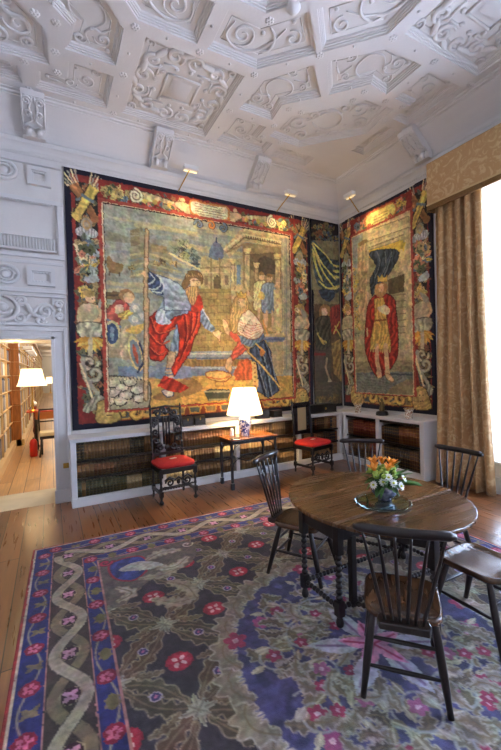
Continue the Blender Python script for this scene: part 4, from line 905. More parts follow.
# big pale acanthus sprays framing the medallion corners and crests in the field corners
for sx in (-1,1):
    for sy in (-1,1):
        bx_, by_ = mx+sx*.82, my+sy*1.0
        serr([(bx_,by_),(bx_+sx*.16,by_+sy*.02),(bx_+sx*.30,by_+sy*.14)], .05, (150,136,112)); serr([(bx_,by_),(bx_+sx*.02,by_+sy*.18),(bx_+sx*.14,by_+sy*.32)], .05, (150,136,112))
        kx, ky = (.95 if sx < 0 else RW-.95), (.93 if sy < 0 else RL-.93)
        c.sm([(kx-.42,ky-.36),(kx+.40,ky-.36),(kx+.46,ky-.1),(kx+.3,ky+.12),(kx-.05,ky+.2),(kx-.36,ky+.42)], (104,92,84), raw=True)
        c.sm([(kx-.30,ky-.26),(kx-.05,ky-.28),(kx,ky-.05),(kx-.15,ky+.12),(kx-.3,ky)], (52,64,124), raw=True, fold=.6, sp=.1, amp=.3, outline=(150,40,56), ow=.02)
        c.sm([(kx-.25,ky-.1),(kx-.1,ky-.18),(kx+.06,ky-.1),(kx+.12,ky+.02),(kx-.05,ky)], (176,174,160), raw=True)
        serr([(kx+.0,ky-.16),(kx+.15,ky-.24),(kx+.34,ky-.2)], .05, (168,160,140)); serr([(kx+.05,ky+.02),(kx+.2,ky+.08),(kx+.36,ky-.04)], .05, (168,160,140)); serr([(kx-.3,ky+.16),(kx-.2,ky+.3),(kx-.32,ky+.36)], .04, (168,160,140)); serr([(kx-.12,ky+.12),(kx+.08,ky+.16),(kx+.22,ky+.12)], .04, (150,140,120))
        c.scroll(kx-.34, ky-.30, .06, 1.2, 0, 1, .03, (150,34,60)); c.scroll(kx+.42, ky-.28, .06, 1.2, 0, 1, .02, (176,166,146))
m_ = (c.X < inner[0]) | (c.X > inner[1]) | (c.Y < inner[2]) | (c.Y > inner[3]); c.a[m_] = fld[m_]
c.a *= (.88+.26*N0)[:,:,None]
ang = -.03
MRug = Matrix.Translation((-5.40,-1.455,.010)) @ Matrix.Rotation(ang, 4, 'Z') @ Matrix(((1,0,0,0),(0,-1,0,0),(0,0,1,0),(0,0,0,1)))
rug = c.mesh('rug', MRug, pile, warp=.12, rough_=1.6, gain=1.0)
tag(rug, 'large flower patterned rug with blue and ribbon borders on the board floor', 'rug')

# ================================================================== DINING TABLE (gate-leg)
TC = (-3.02, -3.64)
topwood = planks('table_top_wood', (126,86,46), (84,56,30), rough=.24, w=.23, l=9, coat=.5, rot=0, gap=(40,26,14), gs=.0025)
T = thing('dining_table', 'round gate-leg dining table in dark wood with bobbin turned legs on the rug', 'table', (TC[0], TC[1], .0))
TR = .70
def arc_poly(ylo, yhi, R_=TR, n=28):
    # slice of the round top between two hinge lines
    P = []
    for i in range(n+1):
        y = ylo+(yhi-ylo)*i/n; P.append((math.sqrt(max(R_*R_-y*y, 0)), y))
    Q = [(-x, y) for x, y in P[::-1]]
    return [p for k, p in enumerate(P+Q) if k == 0 or (Vector(p)-Vector((P+Q)[k-1])).length > 1e-4]
def circ_leaf(ysign, y0, n=40):
    a0 = math.asin(y0/TR); P = [(TR*math.cos(a0+(PI-2*a0)*i/n), TR*math.sin(a0+(PI-2*a0)*i/n)) for i in range(n+1)]
    return P if ysign > 0 else [(x,-y) for x, y in P[::-1]]
H = .735
for P, nm in ((arc_poly(-.228,.228),'tabletop'),(circ_leaf(1,.231),'table_leaf'),(circ_leaf(-1,.231),'table_leaf')):
    bm = nb(); prism(bm, P, H-.026, H); o = obj(nm, bm, topwood, T); [setattr(v.co, 'x', v.co.x*.64/.70) for v in o.data.vertices]; bev(o, .006, 3)
bm = nb()
for s_ in (-1,1): box(bm, -.52,.52, s_*.19-.012, s_*.19+.012, .585, .708)
for s_ in (-1,1): box(bm, s_*.54-.012, s_*.54+.012, -.17,.17, .585,.708)
bev(obj('frame_rail', bm, darkwood, T), .003)
def bobbin(bm, p0, p1, r=.021, pitch=.040):
    p0, p1 = Vector(p0), Vector(p1); L = (p1-p0).length; n = max(2, round(L/pitch)); prof = []
    for i in range(n*6+1):
        t = i/(n*6); prof.append((r*(.52+.48*abs(math.sin(PI*n*t))), t*L))
    q = (p1-p0).to_track_quat('Z','Y').to_matrix().to_4x4(); M = Matrix.Translation(p0) @ q
    lathe(bm, prof, seg=10, M=M)
def tleg(x, y, name='leg'):
    bm = nb(); b = .026
    box(bm, x-b,x+b,y-b,y+b,.50,.708); bobbin(bm, (x,y,.19),(x,y,.50),.024); box(bm, x-b,x+b,y-b,y+b,.09,.19)
    lathe(bm, [(.012,0),(.024,.012),(.027,.035),(.02,.06),(.014,.07),(.024,.082),(.02,.092)], x, y, 0.012, 14)
    bev(obj(name, bm, darkwood, T), .003)
FX, FY = .54, .19
for x in (-FX,FX):
    for y in (-FY,FY): tleg(x, y)
tleg(-.17, -.62, 'gate_leg'); tleg(.17, .62, 'gate_leg')
def stret(a, b, z=.14, nm='stretcher'):
    bm = nb(); bobbin(bm, (*a,z), (*b,z), .019, .036); obj(nm, bm, darkwood, T)
stret((-FX+.026,-FY),(FX-.026,-FY)); stret((-FX+.026,FY),(FX-.026,FY)); stret((-FX,-FY+.026),(-FX,FY-.026)); stret((FX,-FY+.026),(FX,FY-.026))
for s_ in (-1,1):
    a, b = (s_*.36, s_*-.0+s_*FY*1.0), (s_*.17, s_*.62)
    a = (s_*-.20, s_*FY) if False else (s_*.42, s_*FY)
    bm = nb(); box(bm, a[0]-.02,a[0]+.02,a[1]-.02,a[1]+.02,.12,.60); obj('gate_post', bm, darkwood, T)
    d = (Vector(b)-Vector(a)); L = d.length; an = math.atan2(d.y, d.x); M = Matrix.Translation((a[0],a[1],0)) @ Matrix.Rotation(an,4,'Z')
    bm = nb(); box(bm, .02, L-.02, -.014,.014,.62,.70, M=M); obj('gate_rail', bm, darkwood, T)
    stret((a[0]+d.x/L*.02, a[1]+d.y/L*.02), (b[0]-d.x/L*.026, b[1]-d.y/L*.026), .14)
# glass plate, bowl, flowers
PX, PY = -3.08, -3.78
plateglass = mat('plate_glass', (215,250,246), .03, trans=1, ior=1.45)
pl = obj('glass_plate', (lambda b: (lathe(b, [(.001,0),(.175,0),(.195,.004),(.197,.012),(.19,.013),(.175,.010),(.001,.010)], seg=40), b)[1])(nb()), plateglass, None, True, (PX,PY,H+.001))
tag(pl, 'round clear glass plate with greenish edge under the flower bowl', 'plate')
silver = mat('silver_bowl', (196,198,214), .15, metal=.6, rgb2=(96,98,130), nscale=28)
bw = obj('bowl', (lambda b: (lathe(b, [(.001,.004),(.035,0),(.05,.004),(.045,.014),(.07,.03),(.095,.058),(.1,.085),(.092,.108),(.098,.118),(.09,.118),(.085,.106),(.09,.085),(.06,.04),(.001,.03)], seg=28), b)[1])(nb()), silver, None, True, (PX+.035,PY+.015,H+.013))
tag(bw, 'round silvery bowl holding orange lilies and daisies on the dining table', 'bowl')
BQ = thing('flower_arrangement', 'posy of orange lilies, white daisies and green leaves in the silver bowl', 'flowers', (PX+.035,PY+.015,H+.125)); BQ.scale = (1.3,1.3,1.3)
lily = mat('lily_petal', (250,176,60), .5, rgb2=(236,130,30), nscale=20); lgr = mat('leaf_green', (74,120,40), .5, rgb2=(36,74,24), nscale=12); pale = mat('pale_green', (176,196,90), .6, rgb2=(128,160,60), nscale=30)
petw = mat('daisy_white', (240,240,232), .6); dyel = mat('daisy_eye', (200,200,50), .7)
def petal(bm, M, L, w, curl, n=6):
    prev = None
    for i in range(n+1):
        t = i/n; ww = w*math.sin(PI*min(.97,.08+t*.92))**.8; z = curl*L*t*t; x = L*t
        row = [bm.verts.new(M @ Vector((x, s_*ww, z+abs(s_)*ww*.35))) for s_ in (-1,0,1)]
        if prev:
            for k in range(2): bm.faces.new((prev[k],prev[k+1],row[k+1],row[k])).smooth = True
        prev = row
R2 = random.Random(11)
def thick(o, t=.0012): md = o.modifiers.new('thick','SOLIDIFY'); md.thickness = t; return o
bm = nb()
for i in range(46):
    a = R2.random()*2*PI; el = R2.uniform(-.25,1.0); M = Matrix.Translation((.03*math.cos(a),.03*math.sin(a),R2.uniform(-.01,.05))) @ Matrix.Rotation(a,4,'Z') @ Matrix.Rotation(-el,4,'Y')
    petal(bm, M, R2.uniform(.08,.135), R2.uniform(.012,.024), R2.uniform(-.5,-.1))
for i in range(3): M = Matrix.Rotation(-.75+i*.13,4,'Z') @ Matrix.Rotation(-.12,4,'Y') @ Matrix.Translation((.05,0,-.01)); petal(bm, M, .15, .035, -.1)
thick(obj('foliage', bm, lgr, BQ))
bm = nb()
for i in range(30):
    a = R2.random()*2*PI; r = R2.uniform(.03,.10); ball(bm, (r*math.cos(a), r*math.sin(a), .03+.06*math.sqrt(max(0,1-(r/.11)**2))+R2.uniform(-.01,.01)), R2.uniform(.009,.02), (1,1,.8), 7, 5)
obj('hydrangea_florets', bm, pale, BQ)
for (x, y, z, s_) in ((-.075,.0,.085,1),(-.035,.035,.105,1.1),(.03,-.02,.10,1.05),(.07,.01,.085,1),(-.02,-.045,.09,.9),(.04,.05,.10,.9)):
    bm = nb(); an = math.atan2(y,x)
    for k in range(6):
        M = Matrix.Translation((x,y,z)) @ Matrix.Rotation(an,4,'Z') @ Matrix.Rotation(.25,4,'Y') @ Matrix.Rotation(k*PI/3,4,'Z') @ Matrix.Rotation(-1.05 if k%2 else -1.25,4,'Y'); petal(bm, M, .056*s_, .014*s_, -.25)
    thick(obj('lily', bm, lily, BQ)); 
for (x, y, z) in ((-.03,-.09,.035),(-.075,-.06,.04),(.01,-.105,.015),(-.105,-.02,.02),(.05,-.09,.05),(-.05,-.075,.065),(.09,-.05,.04)):
    bm = nb(); d = Vector((x,y,max(.02,z)+.02)).normalized(); q = d.to_track_quat('Z','X').to_matrix().to_4x4(); M0 = Matrix.Translation((x,y,z)) @ q
    for k in range(12): petal(bm, M0 @ Matrix.Rotation(k*PI/6,4,'Z') @ Matrix.Rotation(-.15,4,'Y'), .026, .005, -.1, 3)
    o = thick(obj('daisy', bm, petw, BQ)); bm = nb(); ball(bm, M0 @ Vector((0,0,.003)), .008, (1,1,.7), 8, 5); obj('daisy_eye', bm, dyel, o, True)

# ================================================================== WINDSOR CHAIRS
def make_spindle_chair():
    t = thing('spindle_chair', '', 'chair', (0,0,0), 0, 'spindle back chairs around the dining table')
    SZ = .44
    # seat: rounded board, dished
    bm = nb(); w, d = .20, .205; outl = []
    for i in range(40):
        a = 2*PI*i/40; ca, sa = math.cos(a), math.sin(a); ex = .42
        x = w*math.copysign(abs(ca)**ex, ca)*(1+.06*sa); y = d*math.copysign(abs(sa)**ex, sa)+.0
        outl.append((x,y))
    rings = []
    for k, (sc, z) in enumerate(((.97,SZ-.036),(1,SZ-.026),(1,SZ-.008),(.975,SZ),(.93,SZ+.001),(.86,SZ-.006),(.6,SZ-.012),(.3,SZ-.013))):
        rings.append([bm.verts.new((x*sc, y*sc, z)) for x, y in outl])
    for i in range(len(rings)-1):
        for k in range(40): bm.faces.new((rings[i][k], rings[i][(k+1)%40], rings[i+1][(k+1)%40], rings[i+1][k])).smooth = True
    bm.faces.new(rings[0][::-1]); bm.faces.new(rings[-1])
    obj('seat', bm, seatwood, t)
    bm = nb(); prism(bm, [(-.115,-.27),(.115,-.27),(.13,-.235),(.12,-.19),(-.12,-.19),(-.13,-.235)], SZ-.042, SZ-.004); bev(obj('tail_block', bm, chairwood, t), .006)
    lg = {}
    for sx in (-1,1):
        for sy in (-1,1):
            a = Vector((sx*.15, sy*.13, SZ-.02)); b = Vector((sx*.205, sy*.235, 0.0)); lg[sx,sy] = (a,b)
            bm = nb(); n = 10; pts = [a.lerp(b,i/n) for i in range(n+1)]; rad = [.016+.006*math.sin(PI*min(1,(i/n)*1.15)) for i in range(n+1)]; tube(bm, pts, rad, 10); obj('leg', bm, chairwood, t)
    at = lambda k, z: lg[k][0].lerp(lg[k][1], (SZ-.02-z)/(SZ-.02))
    def st(a, b, r=.010): bm = nb(); n = 8; tube(bm, [a.lerp(b,i/n) for i in range(n+1)], [r*(.75+.45*math.sin(PI*i/n)) for i in range(n+1)], 8); obj('stretcher', bm, chairwood, t)
    for sx in (-1,1): st(at((sx,-1),.20), at((sx,1),.20))
    st(at((-1,1),.25), at((1,1),.25)); st(at((-1,-1),.15), at((1,-1),.15)); st(at((-1,-1),.28), at((1,-1),.28))
    RZ = .925; RY = -.33
    for i in range(6):
        u = (i-2.5)/2.5; a = Vector((u*.085, -.232, SZ-.03)); b = Vector((u*.188, RY-.018*(1-u*u), RZ)); n = 8
        bm = nb(); tube(bm, [a.lerp(b,k/n) for k in range(n+1)], [.0065+.0035*math.sin(PI*min(1,.1+k/n)) for k in range(n+1)], 8); obj('spindle', bm, chairwood, t)
    bm = nb(); n = 14; pts = []
    for k in range(n+1): u = k/n*2-1; pts.append((u*.228, RY-.022*(1-u*u)+.0, RZ+.012))
    rad = [.021]*(n+1); rad[0] = .012; rad[-1] = .012
    tube(bm, pts, rad, 12, flat=1.15, up=(0,0,1)); obj('top_rail', bm, chairwood, t)
    return t
proto = make_spindle_chair()
def facing(dx, dy): return math.atan2(dy, dx)-PI/2
CH_ = [(-3.50,-4.28, (.74,.67), 'dark spindle-back chair nearest the viewer, its back towards us at the round table'),
       (-3.33,-3.11, (.52,-.85), 'dark spindle-back chair at the left of the round table, near the lamp table'),
       (-2.52,-3.07, (-.62,-.78), 'dark spindle-back chair behind the flowers on the far side of the round table'),
       (-2.27,-3.62, (-1,.02), 'dark spindle-back chair beyond the table, standing before the gold curtain'),
       (-2.75,-4.29, (.0,1), 'dark spindle-back chair cut off by the right edge, its worn seat showing')]
for i, (x, y, f, lb) in enumerate(CH_):
    if i == 0: o = proto; o.location = (x,y,.011); o.rotation_euler = (0,0,facing(*f)); o['label'] = lb
    else: dup(proto, (x,y,.011), facing(*f), lb)

# ================================================================== CARVED SIDE CHAIRS
def make_carved_chair(kind):
    W = .24; t = thing('carved_chair', '', 'chair', (0,0,0), 0, None); SZ = .47; BH = 1.27 if kind == 0 else 1.17
    def post(x, y, z0, z1, lean=0):
        bm = nb(); L = z1-z0; n = int(L/.03); prof = []
        for i in range(n*4+1): q = i/(n*4); prof.append((.018*(.72+.3*abs(math.sin(PI*n*q*.5))), q*L))
        a = Vector((x,y,z0)); b = Vector((x,y-lean,z1)); q = (b-a).to_track_quat('Z','Y').to_matrix().to_4x4(); lathe(bm, prof, seg=10, M=Matrix.Translation(a) @ q); return bm
    lean = .05
    for s_ in (-1,1):
        bm = post(s_*W*.92, -.20, SZ-.02, BH-.06, lean); box(bm, s_*W*.92-.02, s_*W*.92+.02, -.222,-.18, SZ-.03, SZ+.10)
        lathe(bm, [(.018,0),(.022,.02),(.01,.035),(.016,.05),(.004,.085)], s_*W*.92, -.20-lean, BH-.07, 10); obj('back_post', bm, blackwood, t)
        bm = post(s_*W*.92, -.20, .0, SZ-.03); box(bm, s_*W*.92-.022, s_*W*.92+.022, -.222,-.178, .10,.17); box(bm, s_*W*.92-.022, s_*W*.92+.022, -.222,-.178, SZ-.09,SZ-.02); obj('leg', bm, blackwood, t)
        bm = post(s_*W, .20, .0, SZ-.03); box(bm, s_*W-.024, s_*W+.024, .176,.224, .10,.17); box(bm, s_*W-.024, s_*W+.024, .176,.224, SZ-.12,SZ-.02); lathe(bm, [(.02,0),(.03,.015),(.03,.03),(.018,.05)], s_*W,.20,0,10); obj('leg', bm, blackwood, t)
        bm = nb(); box(bm, s_*W*.96-.014, s_*W*.96+.014, -.18,.18, .115,.15); obj('stretcher', bm, blackwood, t)
    bm = nb(); box(bm, -W,W,.182,.21,SZ-.075,SZ-.015); box(bm, -W*.92,W*.92,-.21,-.185,SZ-.075,SZ-.015)
    for s_ in (-1,1): box(bm, s_*W*.96-.013, s_*W*.96+.013,-.19,.19,SZ-.075,SZ-.015)
    bev(obj('seat_frame', bm, blackwood, t), .003)
    bm = nb(); bobbin(bm, (-W*.9,0,.132),(W*.9,0,.132),.016,.04); obj('stretcher', bm, blackwood, t)
    # carved front rail of scrolls
    bm = nb(); z0 = .27
    for s_ in (-1,1):
        tube(bm, [(s_*.12+q[0], .20, z0+q[1]) for q in spiral(0,0,.06,1.4,0,s_)], .013, 6); tube(bm, [(s_*.19,.20,z0+.03),(s_*.13,.20,z0+.075),(s_*.04,.20,z0+.03),(0,.20,z0+.06)], .012, 6); tube(bm, [(s_*.20,.20,z0-.05),(s_*.1,.20,z0-.07),(0,.20,z0-.05)], .012, 6)
    ball(bm, (0,.20,z0), .028, (1,.6,1.3)); tube(bm, [(-W,.20,z0-.055),(W,.20,z0-.055)], .010, 6); obj('carved_rail', bm, blackwood, t)
    # cushion
    bm = nb(); n = 24; rings = []
    for sc, z in ((.90,SZ-.012),(1.0,SZ),(1.03,SZ+.022),(1.0,SZ+.045),(.90,SZ+.058),(.6,SZ+.068),(.25,SZ+.072)):
        rings.append([bm.verts.new((sc*(W+.012)*math.copysign(abs(math.cos(a))**.35, math.cos(a)), sc*.225*math.copysign(abs(math.sin(a))**.35, math.sin(a)), z)) for a in [2*PI*i/32 for i in range(32)]])
    for i in range(len(rings)-1):
        for k in range(32): bm.faces.new((rings[i][k], rings[i][(k+1)%32], rings[i+1][(k+1)%32], rings[i+1][k])).smooth = True
    bm.faces.new(rings[0][::-1]); bm.faces.new(rings[-1]); cu = obj('seat_cushion', bm, redcush, t); cu['label'] = 'flat bright red seat cushion'
    bm = nb(); box(bm, -.05,.05,-.02,.03,SZ+.0715,SZ+.0745, M=Matrix.Rotation(.2,4,'Z')); obj('paper_card', bm, mat('card', (230,220,190), .8), t)
    # back panel
    Y = lambda z: -.20-lean*(z-SZ+.02)/(BH-.06-SZ+.02)
    def scr(bm, x, z, r, a, c, w=.018): 
        P = spiral(x, z, r, 1.3, a, c); tube(bm, [(p[0], Y(p[1]), p[1]) for p in P], w, 6)
    bm = nb(); zt = BH-.10
    if kind == 0:
        for s_ in (-1,1):
            scr(bm, s_*.12, zt-.02, .055, 0, s_); scr(bm, s_*.05, zt+.02, .045, PI, -s_); scr(bm, s_*.16, zt-.12, .04, 0, -s_); scr(bm, s_*.10, SZ+.20, .05, 0, s_); scr(bm, s_*.16, SZ+.15, .04, PI, s_)
            for z in (.3,.42,.54): scr(bm, s_*.16, SZ+z, .045, z*9, s_, .017)
            tube(bm, [(s_*.115,Y(SZ+.24),SZ+.24),(s_*.115,Y(zt-.08),zt-.08)], .010, 6); tube(bm, [(s_*.04,Y(SZ+.24),SZ+.24),(s_*.045,Y(zt-.06),zt-.06)], .016, 6)
        box(bm, -W*.9,W*.9,Y(SZ+.12)-.012,Y(SZ+.12)+.012,SZ+.09,SZ+.13); box(bm, -W*.9,W*.9,Y(zt-.08)-.010,Y(zt-.08)+.010,zt-.09,zt-.06)
        ball(bm, (0,Y(zt),zt), .04, (1,.5,1.2)); ball(bm, (0,Y(SZ+.18),SZ+.19), .04, (1,.5,1)); tube(bm, [(0,Y(SZ+.24),SZ+.22),(0,Y(zt-.06),zt-.06)], .012, 6); tube(bm, [(-W*.9,Y(zt+.05),zt+.05),(0,Y(zt+.07),zt+.08),(W*.9,Y(zt+.05),zt+.05)], .014, 6)
        obj('carved_back', bm, blackwood, t)
    else:
        for s_ in (-1,1):
            box(bm, s_*.155-.045, s_*.155+.045, Y(SZ+.5)-.012-.02*0, Y(SZ+.5)+.012, SZ+.18, BH-.04)
            for i in range(8): scr(bm, s_*.155, SZ+.22+i*.055, .032, i*1.3, s_, .012)
        yy = Y(SZ+.5)
        box(bm, -.2,.2, yy-.012, yy+.012, BH-.11, BH-.02); box(bm, -.2,.2, yy-.012, yy+.012, SZ+.14, SZ+.2)
        for i in range(7): tube(bm, [(p[0], yy-.005+.012, p[1]) for p in spiral(-.17+i*.057, BH-.05, .028, 1.2, i, 1)], .010, 6)
        bev(obj('carved_frame', bm, mat('worn_black_wood', (34,34,44), .22, noise=.5, nscale=30, coat=.4), t), .003)
        bm = nb(); box(bm, -.11,.11, yy-.006, yy+.006, SZ+.2, BH-.11); pn = obj('cane_panel', bm, mat('cane', (176,156,110), .7, noise=.3, nscale=120), t); pn['label'] = 'pale woven cane back panel'
    return t
c1 = make_carved_chair(0); c1.location = (-3.74,-.68,0); c1.rotation_euler = (0,0,PI+.06); c1['label'] = 'tall carved black chair with red cushion, back of scrolls, left of the lamp table'
c2 = make_carved_chair(1); c2.location = (-1.35,-.72,0); c2.rotation_euler = (0,0,PI+.2); c2['label'] = 'carved black chair with cane back and red cushion, right of the lamp table'

# ================================================================== LAMP TABLE AND LAMP
LT = thing('side_table', 'small dark wooden side table carrying the lit lamp before the long bookcase', 'table', (-2.55,-.67,0))
tw, td, th = .40, .215, .73
inl = mat('inlaid_wood', (176,104,48), .25, rgb2=(120,66,30), nscale=6, stretch=(1,6,1), coat=.5)
bm = nb(); box(bm, -tw,tw,-td,td,th-.02,th); bev(obj('tabletop', bm, inl, LT), .004)
bm = nb(); box(bm, -tw+.02,tw-.02,-td+.015,-td+.03,th-.075,th-.02); box(bm, -tw+.02,tw-.02,td-.03,td-.015,th-.075,th-.02); box(bm, -tw+.015,-tw+.03,-td+.02,td-.02,th-.075,th-.02); box(bm, tw-.03,tw-.015,-td+.02,td-.02,th-.075,th-.02)
for i in range(22): x = -tw+.035+i*.0345; box(bm, x-.008,x+.008,-td+.004,-td+.016,th-.06,th-.03)
obj('apron', bm, blackwood, LT)
for sx in (-1,1):
    for sy in (-1,1):
        bm = nb(); x, y = sx*(tw-.03), sy*(td-.03); box(bm, x-.017,x+.017,y-.017,y+.017,.10,th-.02); box(bm, x-.024,x+.024,y-.024,y+.024,0,.09); box(bm, x-.022,x+.022,y-.022,y+.022,.33,.38); bev(obj('leg', bm, blackwood, LT), .003)
        bm = nb(); tube(bm, [(sx*(tw-.05),y,th-.20),(sx*(tw-.08),y,th-.12),(sx*(tw-.16),y,th-.08)], .007, 6); obj('bracket', bm, blackwood, LT)
bm = nb(); tube(bm, catm([(-tw+.03,td-.03,.34),(-.2,.05,.40),(0,0,.34),(.2,.05,.40),(tw-.03,td-.03,.34)]), .009, 6); tube(bm, catm([(-tw+.03,-td+.03,.34),(-.2,-.05,.40),(0,0,.34),(.2,-.05,.40),(tw-.03,-td+.03,.34)]), .009, 6); obj('cross_stretcher', bm, blackwood, LT)
LP = thing('table_lamp', 'lit table lamp with white pleated shade and blue and white jar base', 'lamp', (-2.585,-.65,th))
china = mat('blue_white_china', (222,226,236), .12, coat=.6)
def chinapat(m, c2=(28,48,130), sc=24, lo=.46, hi=.53):
    nt = m.node_tree; N = nt.nodes; Lk = nt.links; n = N.new('ShaderNodeTexNoise'); n.inputs['Scale'].default_value = sc; n.inputs['Detail'].default_value = 3; n.inputs['Distortion'].default_value = 1.5
    mp = [q for q in N if q.type == 'MAPPING'][0]; Lk.new(mp.outputs[0], n.inputs[0]); r = N.new('ShaderNodeValToRGB'); r.color_ramp.elements[0].position = lo; r.color_ramp.elements[1].position = hi
    r.color_ramp.elements[0].color = N['Principled BSDF'].inputs['Base Color'].default_value[:]; r.color_ramp.elements[1].color = (*s2l(c2),1); Lk.new(n.outputs[0], r.inputs[0]); Lk.new(r.outputs[0], N['Principled BSDF'].inputs['Base Color'])
chinapat(china)
bm = nb(); lathe(bm, [(.001,.001),(.066,0),(.07,.01),(.066,.02),(.072,.06),(.09,.14),(.102,.20),(.1,.25),(.08,.285),(.058,.297),(.058,.31),(.04,.315)], seg=28); b_ = obj('lamp_base', bm, china, LP, True)
bm = nb(); lathe(bm, [(.012,.31),(.012,.37),(.022,.375),(.022,.40),(.006,.405),(.006,.72),(.012,.725),(.004,.745)], seg=10); obj('lamp_fitting', bm, brass, LP, True)
bulb = mat('bulb', (255,240,210), .3, emit=(255,226,170), estr=60); bm = nb(); ball(bm, (0,0,.45), .032, (1,1,1.3), 12, 8); obj('light_bulb', bm, bulb, LP, True)
shade = bpy.data.materials.new('lamp_shade'); shade.use_nodes = True; nt = shade.node_tree; nt.nodes.clear(); o_ = nt.nodes.new('ShaderNodeOutputMaterial'); tr = nt.nodes.new('ShaderNodeBsdfTranslucent'); df = nt.nodes.new('ShaderNodeBsdfDiffuse'); em = nt.nodes.new('ShaderNodeEmission'); m1 = nt.nodes.new('ShaderNodeMixShader'); ad = nt.nodes.new('ShaderNodeAddShader')
tr.inputs[0].default_value = (.95,.86,.68,1); df.inputs[0].default_value = (.9,.85,.75,1); m1.inputs[0].default_value = .45; em.inputs[0].default_value = (1,.80,.50,1); em.inputs[1].default_value = .9
nt.links.new(tr.outputs[0], m1.inputs[1]); nt.links.new(df.outputs[0], m1.inputs[2]); nt.links.new(m1.outputs[0], ad.inputs[0]); nt.links.new(em.outputs[0], ad.inputs[1]); nt.links.new(ad.outputs[0], o_.inputs[0])
def shade_mesh(r0, r1, z0, z1, pleats=60, amp=.004, bell=0):
    bm = nb(); n = pleats*4; rings = []
    for k in range(9):
        t = k/8; r = r0+(r1-r0)*(t if not bell else t**bell); z = z0+(z1-z0)*t
        rings.append([bm.verts.new(((r+amp*math.sin(2*PI*i*pleats/n))*math.cos(2*PI*i/n), (r+amp*math.sin(2*PI*i*pleats/n))*math.sin(2*PI*i/n), z)) for i in range(n)])
    for k in range(8):
        for i in range(n): bm.faces.new((rings[k][i], rings[k][(i+1)%n], rings[k+1][(i+1)%n], rings[k+1][i])).smooth = True
    return bm
s_o = obj('lamp_shade', shade_mesh(.275,.172,.325,.735), shade, LP); thick(s_o, .002)
bm = nb(); lathe(bm, [(.001,.001),(.03,0),(.034,.02),(.026,.05),(.028,.09),(.018,.12),(.006,.13)], seg=16); cd = obj('pepper_pot', bm, white, None, True, (-2.80,-.62,th)); tag(cd, 'small white china jar standing left of the lamp base', 'jar')
bm = nb(); box(bm, -.07,.07,-.045,.045,0,.012); cd = bev(obj('notebook', bm, mat('notebook', (40,36,34), .5), None, False, (-2.84,-.80,th+.001), .3), .002); tag(cd, 'thin dark notebook on the front left corner of the lamp table', 'notebook')

# ================================================================== BOOKCASES AND BOOKS
BH_, BD = .90, .38
def ledge(name, boxes, parent, m=paint, b=.006):
    bm = nb(); [box(bm, *q) for q in boxes]; return bev(obj(name, bm, m, parent), b)
BC = thing('bookcase', 'long low white bookcase of black shelves under the big tapestry', 'bookcase', (-2.7,-.19,0))
def loc(q, p): return (q[0]-p[0],q[1]-p[0],q[2]-p[1],q[3]-p[1],q[4],q[5])
oA = (-2.7,-.19)
ledge('top_board', [loc((-5.015,-.36,-.40,-.0,.872,.90),oA), loc((-5.005,-.38,-.39,-.0,.845,.872),oA)], BC)
posts = [-4.965,-3.79,-2.585,-1.365,-.425]
for i, x in enumerate(posts):
    w = .035; ledge('upright', [loc((x-w,x+w,-BD,-.02,.10,.846),oA)], BC)
ledge('plinth', [loc((-5.0,-.39,-.395,-.0,0,.10),oA), loc((-5.0,-.40,-.39,-.0,.10,.118),oA)], BC)
ledge('back_panel', [loc((-4.95,-.41,-.03,-.012,.1,.85),oA)], BC, darkwood, .001)
shz = [.118,.365,.60]
for i in range(4):
    for z in shz[1:]: ledge('shelf', [loc((posts[i]+.035,posts[i+1]-.035,-.345,-.03,z-.028,z),oA)], BC, blackwood, .002)
    ledge('shelf', [loc((posts[i]+.035,posts[i+1]-.035,-.345,-.03,.10,.119),oA)], BC, blackwood, .002)
# brass lattice in front of the bays
wire = mat('lattice_wire', (150,140,112), .4, metal=.7)
for i in (0,1,2):
    x0, x1 = posts[i]+.035, posts[i+1]-.035; z0, z1 = .12,.845; bm = nb(); w_, h_ = x1-x0, z1-z0; s_ = .040; k = -h_
    while k < w_:
        for sg in (1,-1):
            a, b = max(k,0), min(k+h_, w_)
            if b > a:
                za, zb = (a-k), (b-k)
                if sg < 0: za, zb = h_-za, h_-zb
                y = -.362+sg*.0007; d = .0009
                P = [(x0+a-oA[0]-d, z0+za),(x0+a-oA[0]+d, z0+za),(x0+b-oA[0]+d, z0+zb),(x0+b-oA[0]-d, z0+zb)]
                va = [bm.verts.new((p[0], y-oA[1], p[1])) for p in P]; vb = [bm.verts.new((p[0], y-.0015-oA[1], p[1])) for p in P]
                bm.faces.new(vb if sg>0 else vb[::-1]); bm.faces.new(va[::-1] if sg>0 else va)
        k += s_
    obj('lattice_panel', bm, wire, BC)
BC2 = thing('bookcase', 'short low white bookcase under the crowned figure tapestry beside the curtain', 'bookcase', (-.19,-1.25,0))
oB = (-.19,-1.25)
ledge('top_board', [loc((-.40,0,-2.125,-.36,.872,.90),oB), loc((-.39,0,-2.115,-.38,.845,.872),oB), loc((-.36,0,-.36,0,.872,.90),oB)], BC2)
posB = [-.425,-1.225,-2.075]
for y in posB: ledge('upright', [loc((-BD,-.02,y-.035,y+.035,.10,.846),oB)], BC2)
ledge('side_panel', [loc((-.385,-.0,-2.112,-2.09,.0,.87),oB)], BC2)
ledge('plinth', [loc((-.395,-.0,-2.115,-.40,0,.10),oB)], BC2)
ledge('back_panel', [loc((-.03,-.012,-2.09,-.41,.1,.85),oB)], BC2, darkwood, .001)
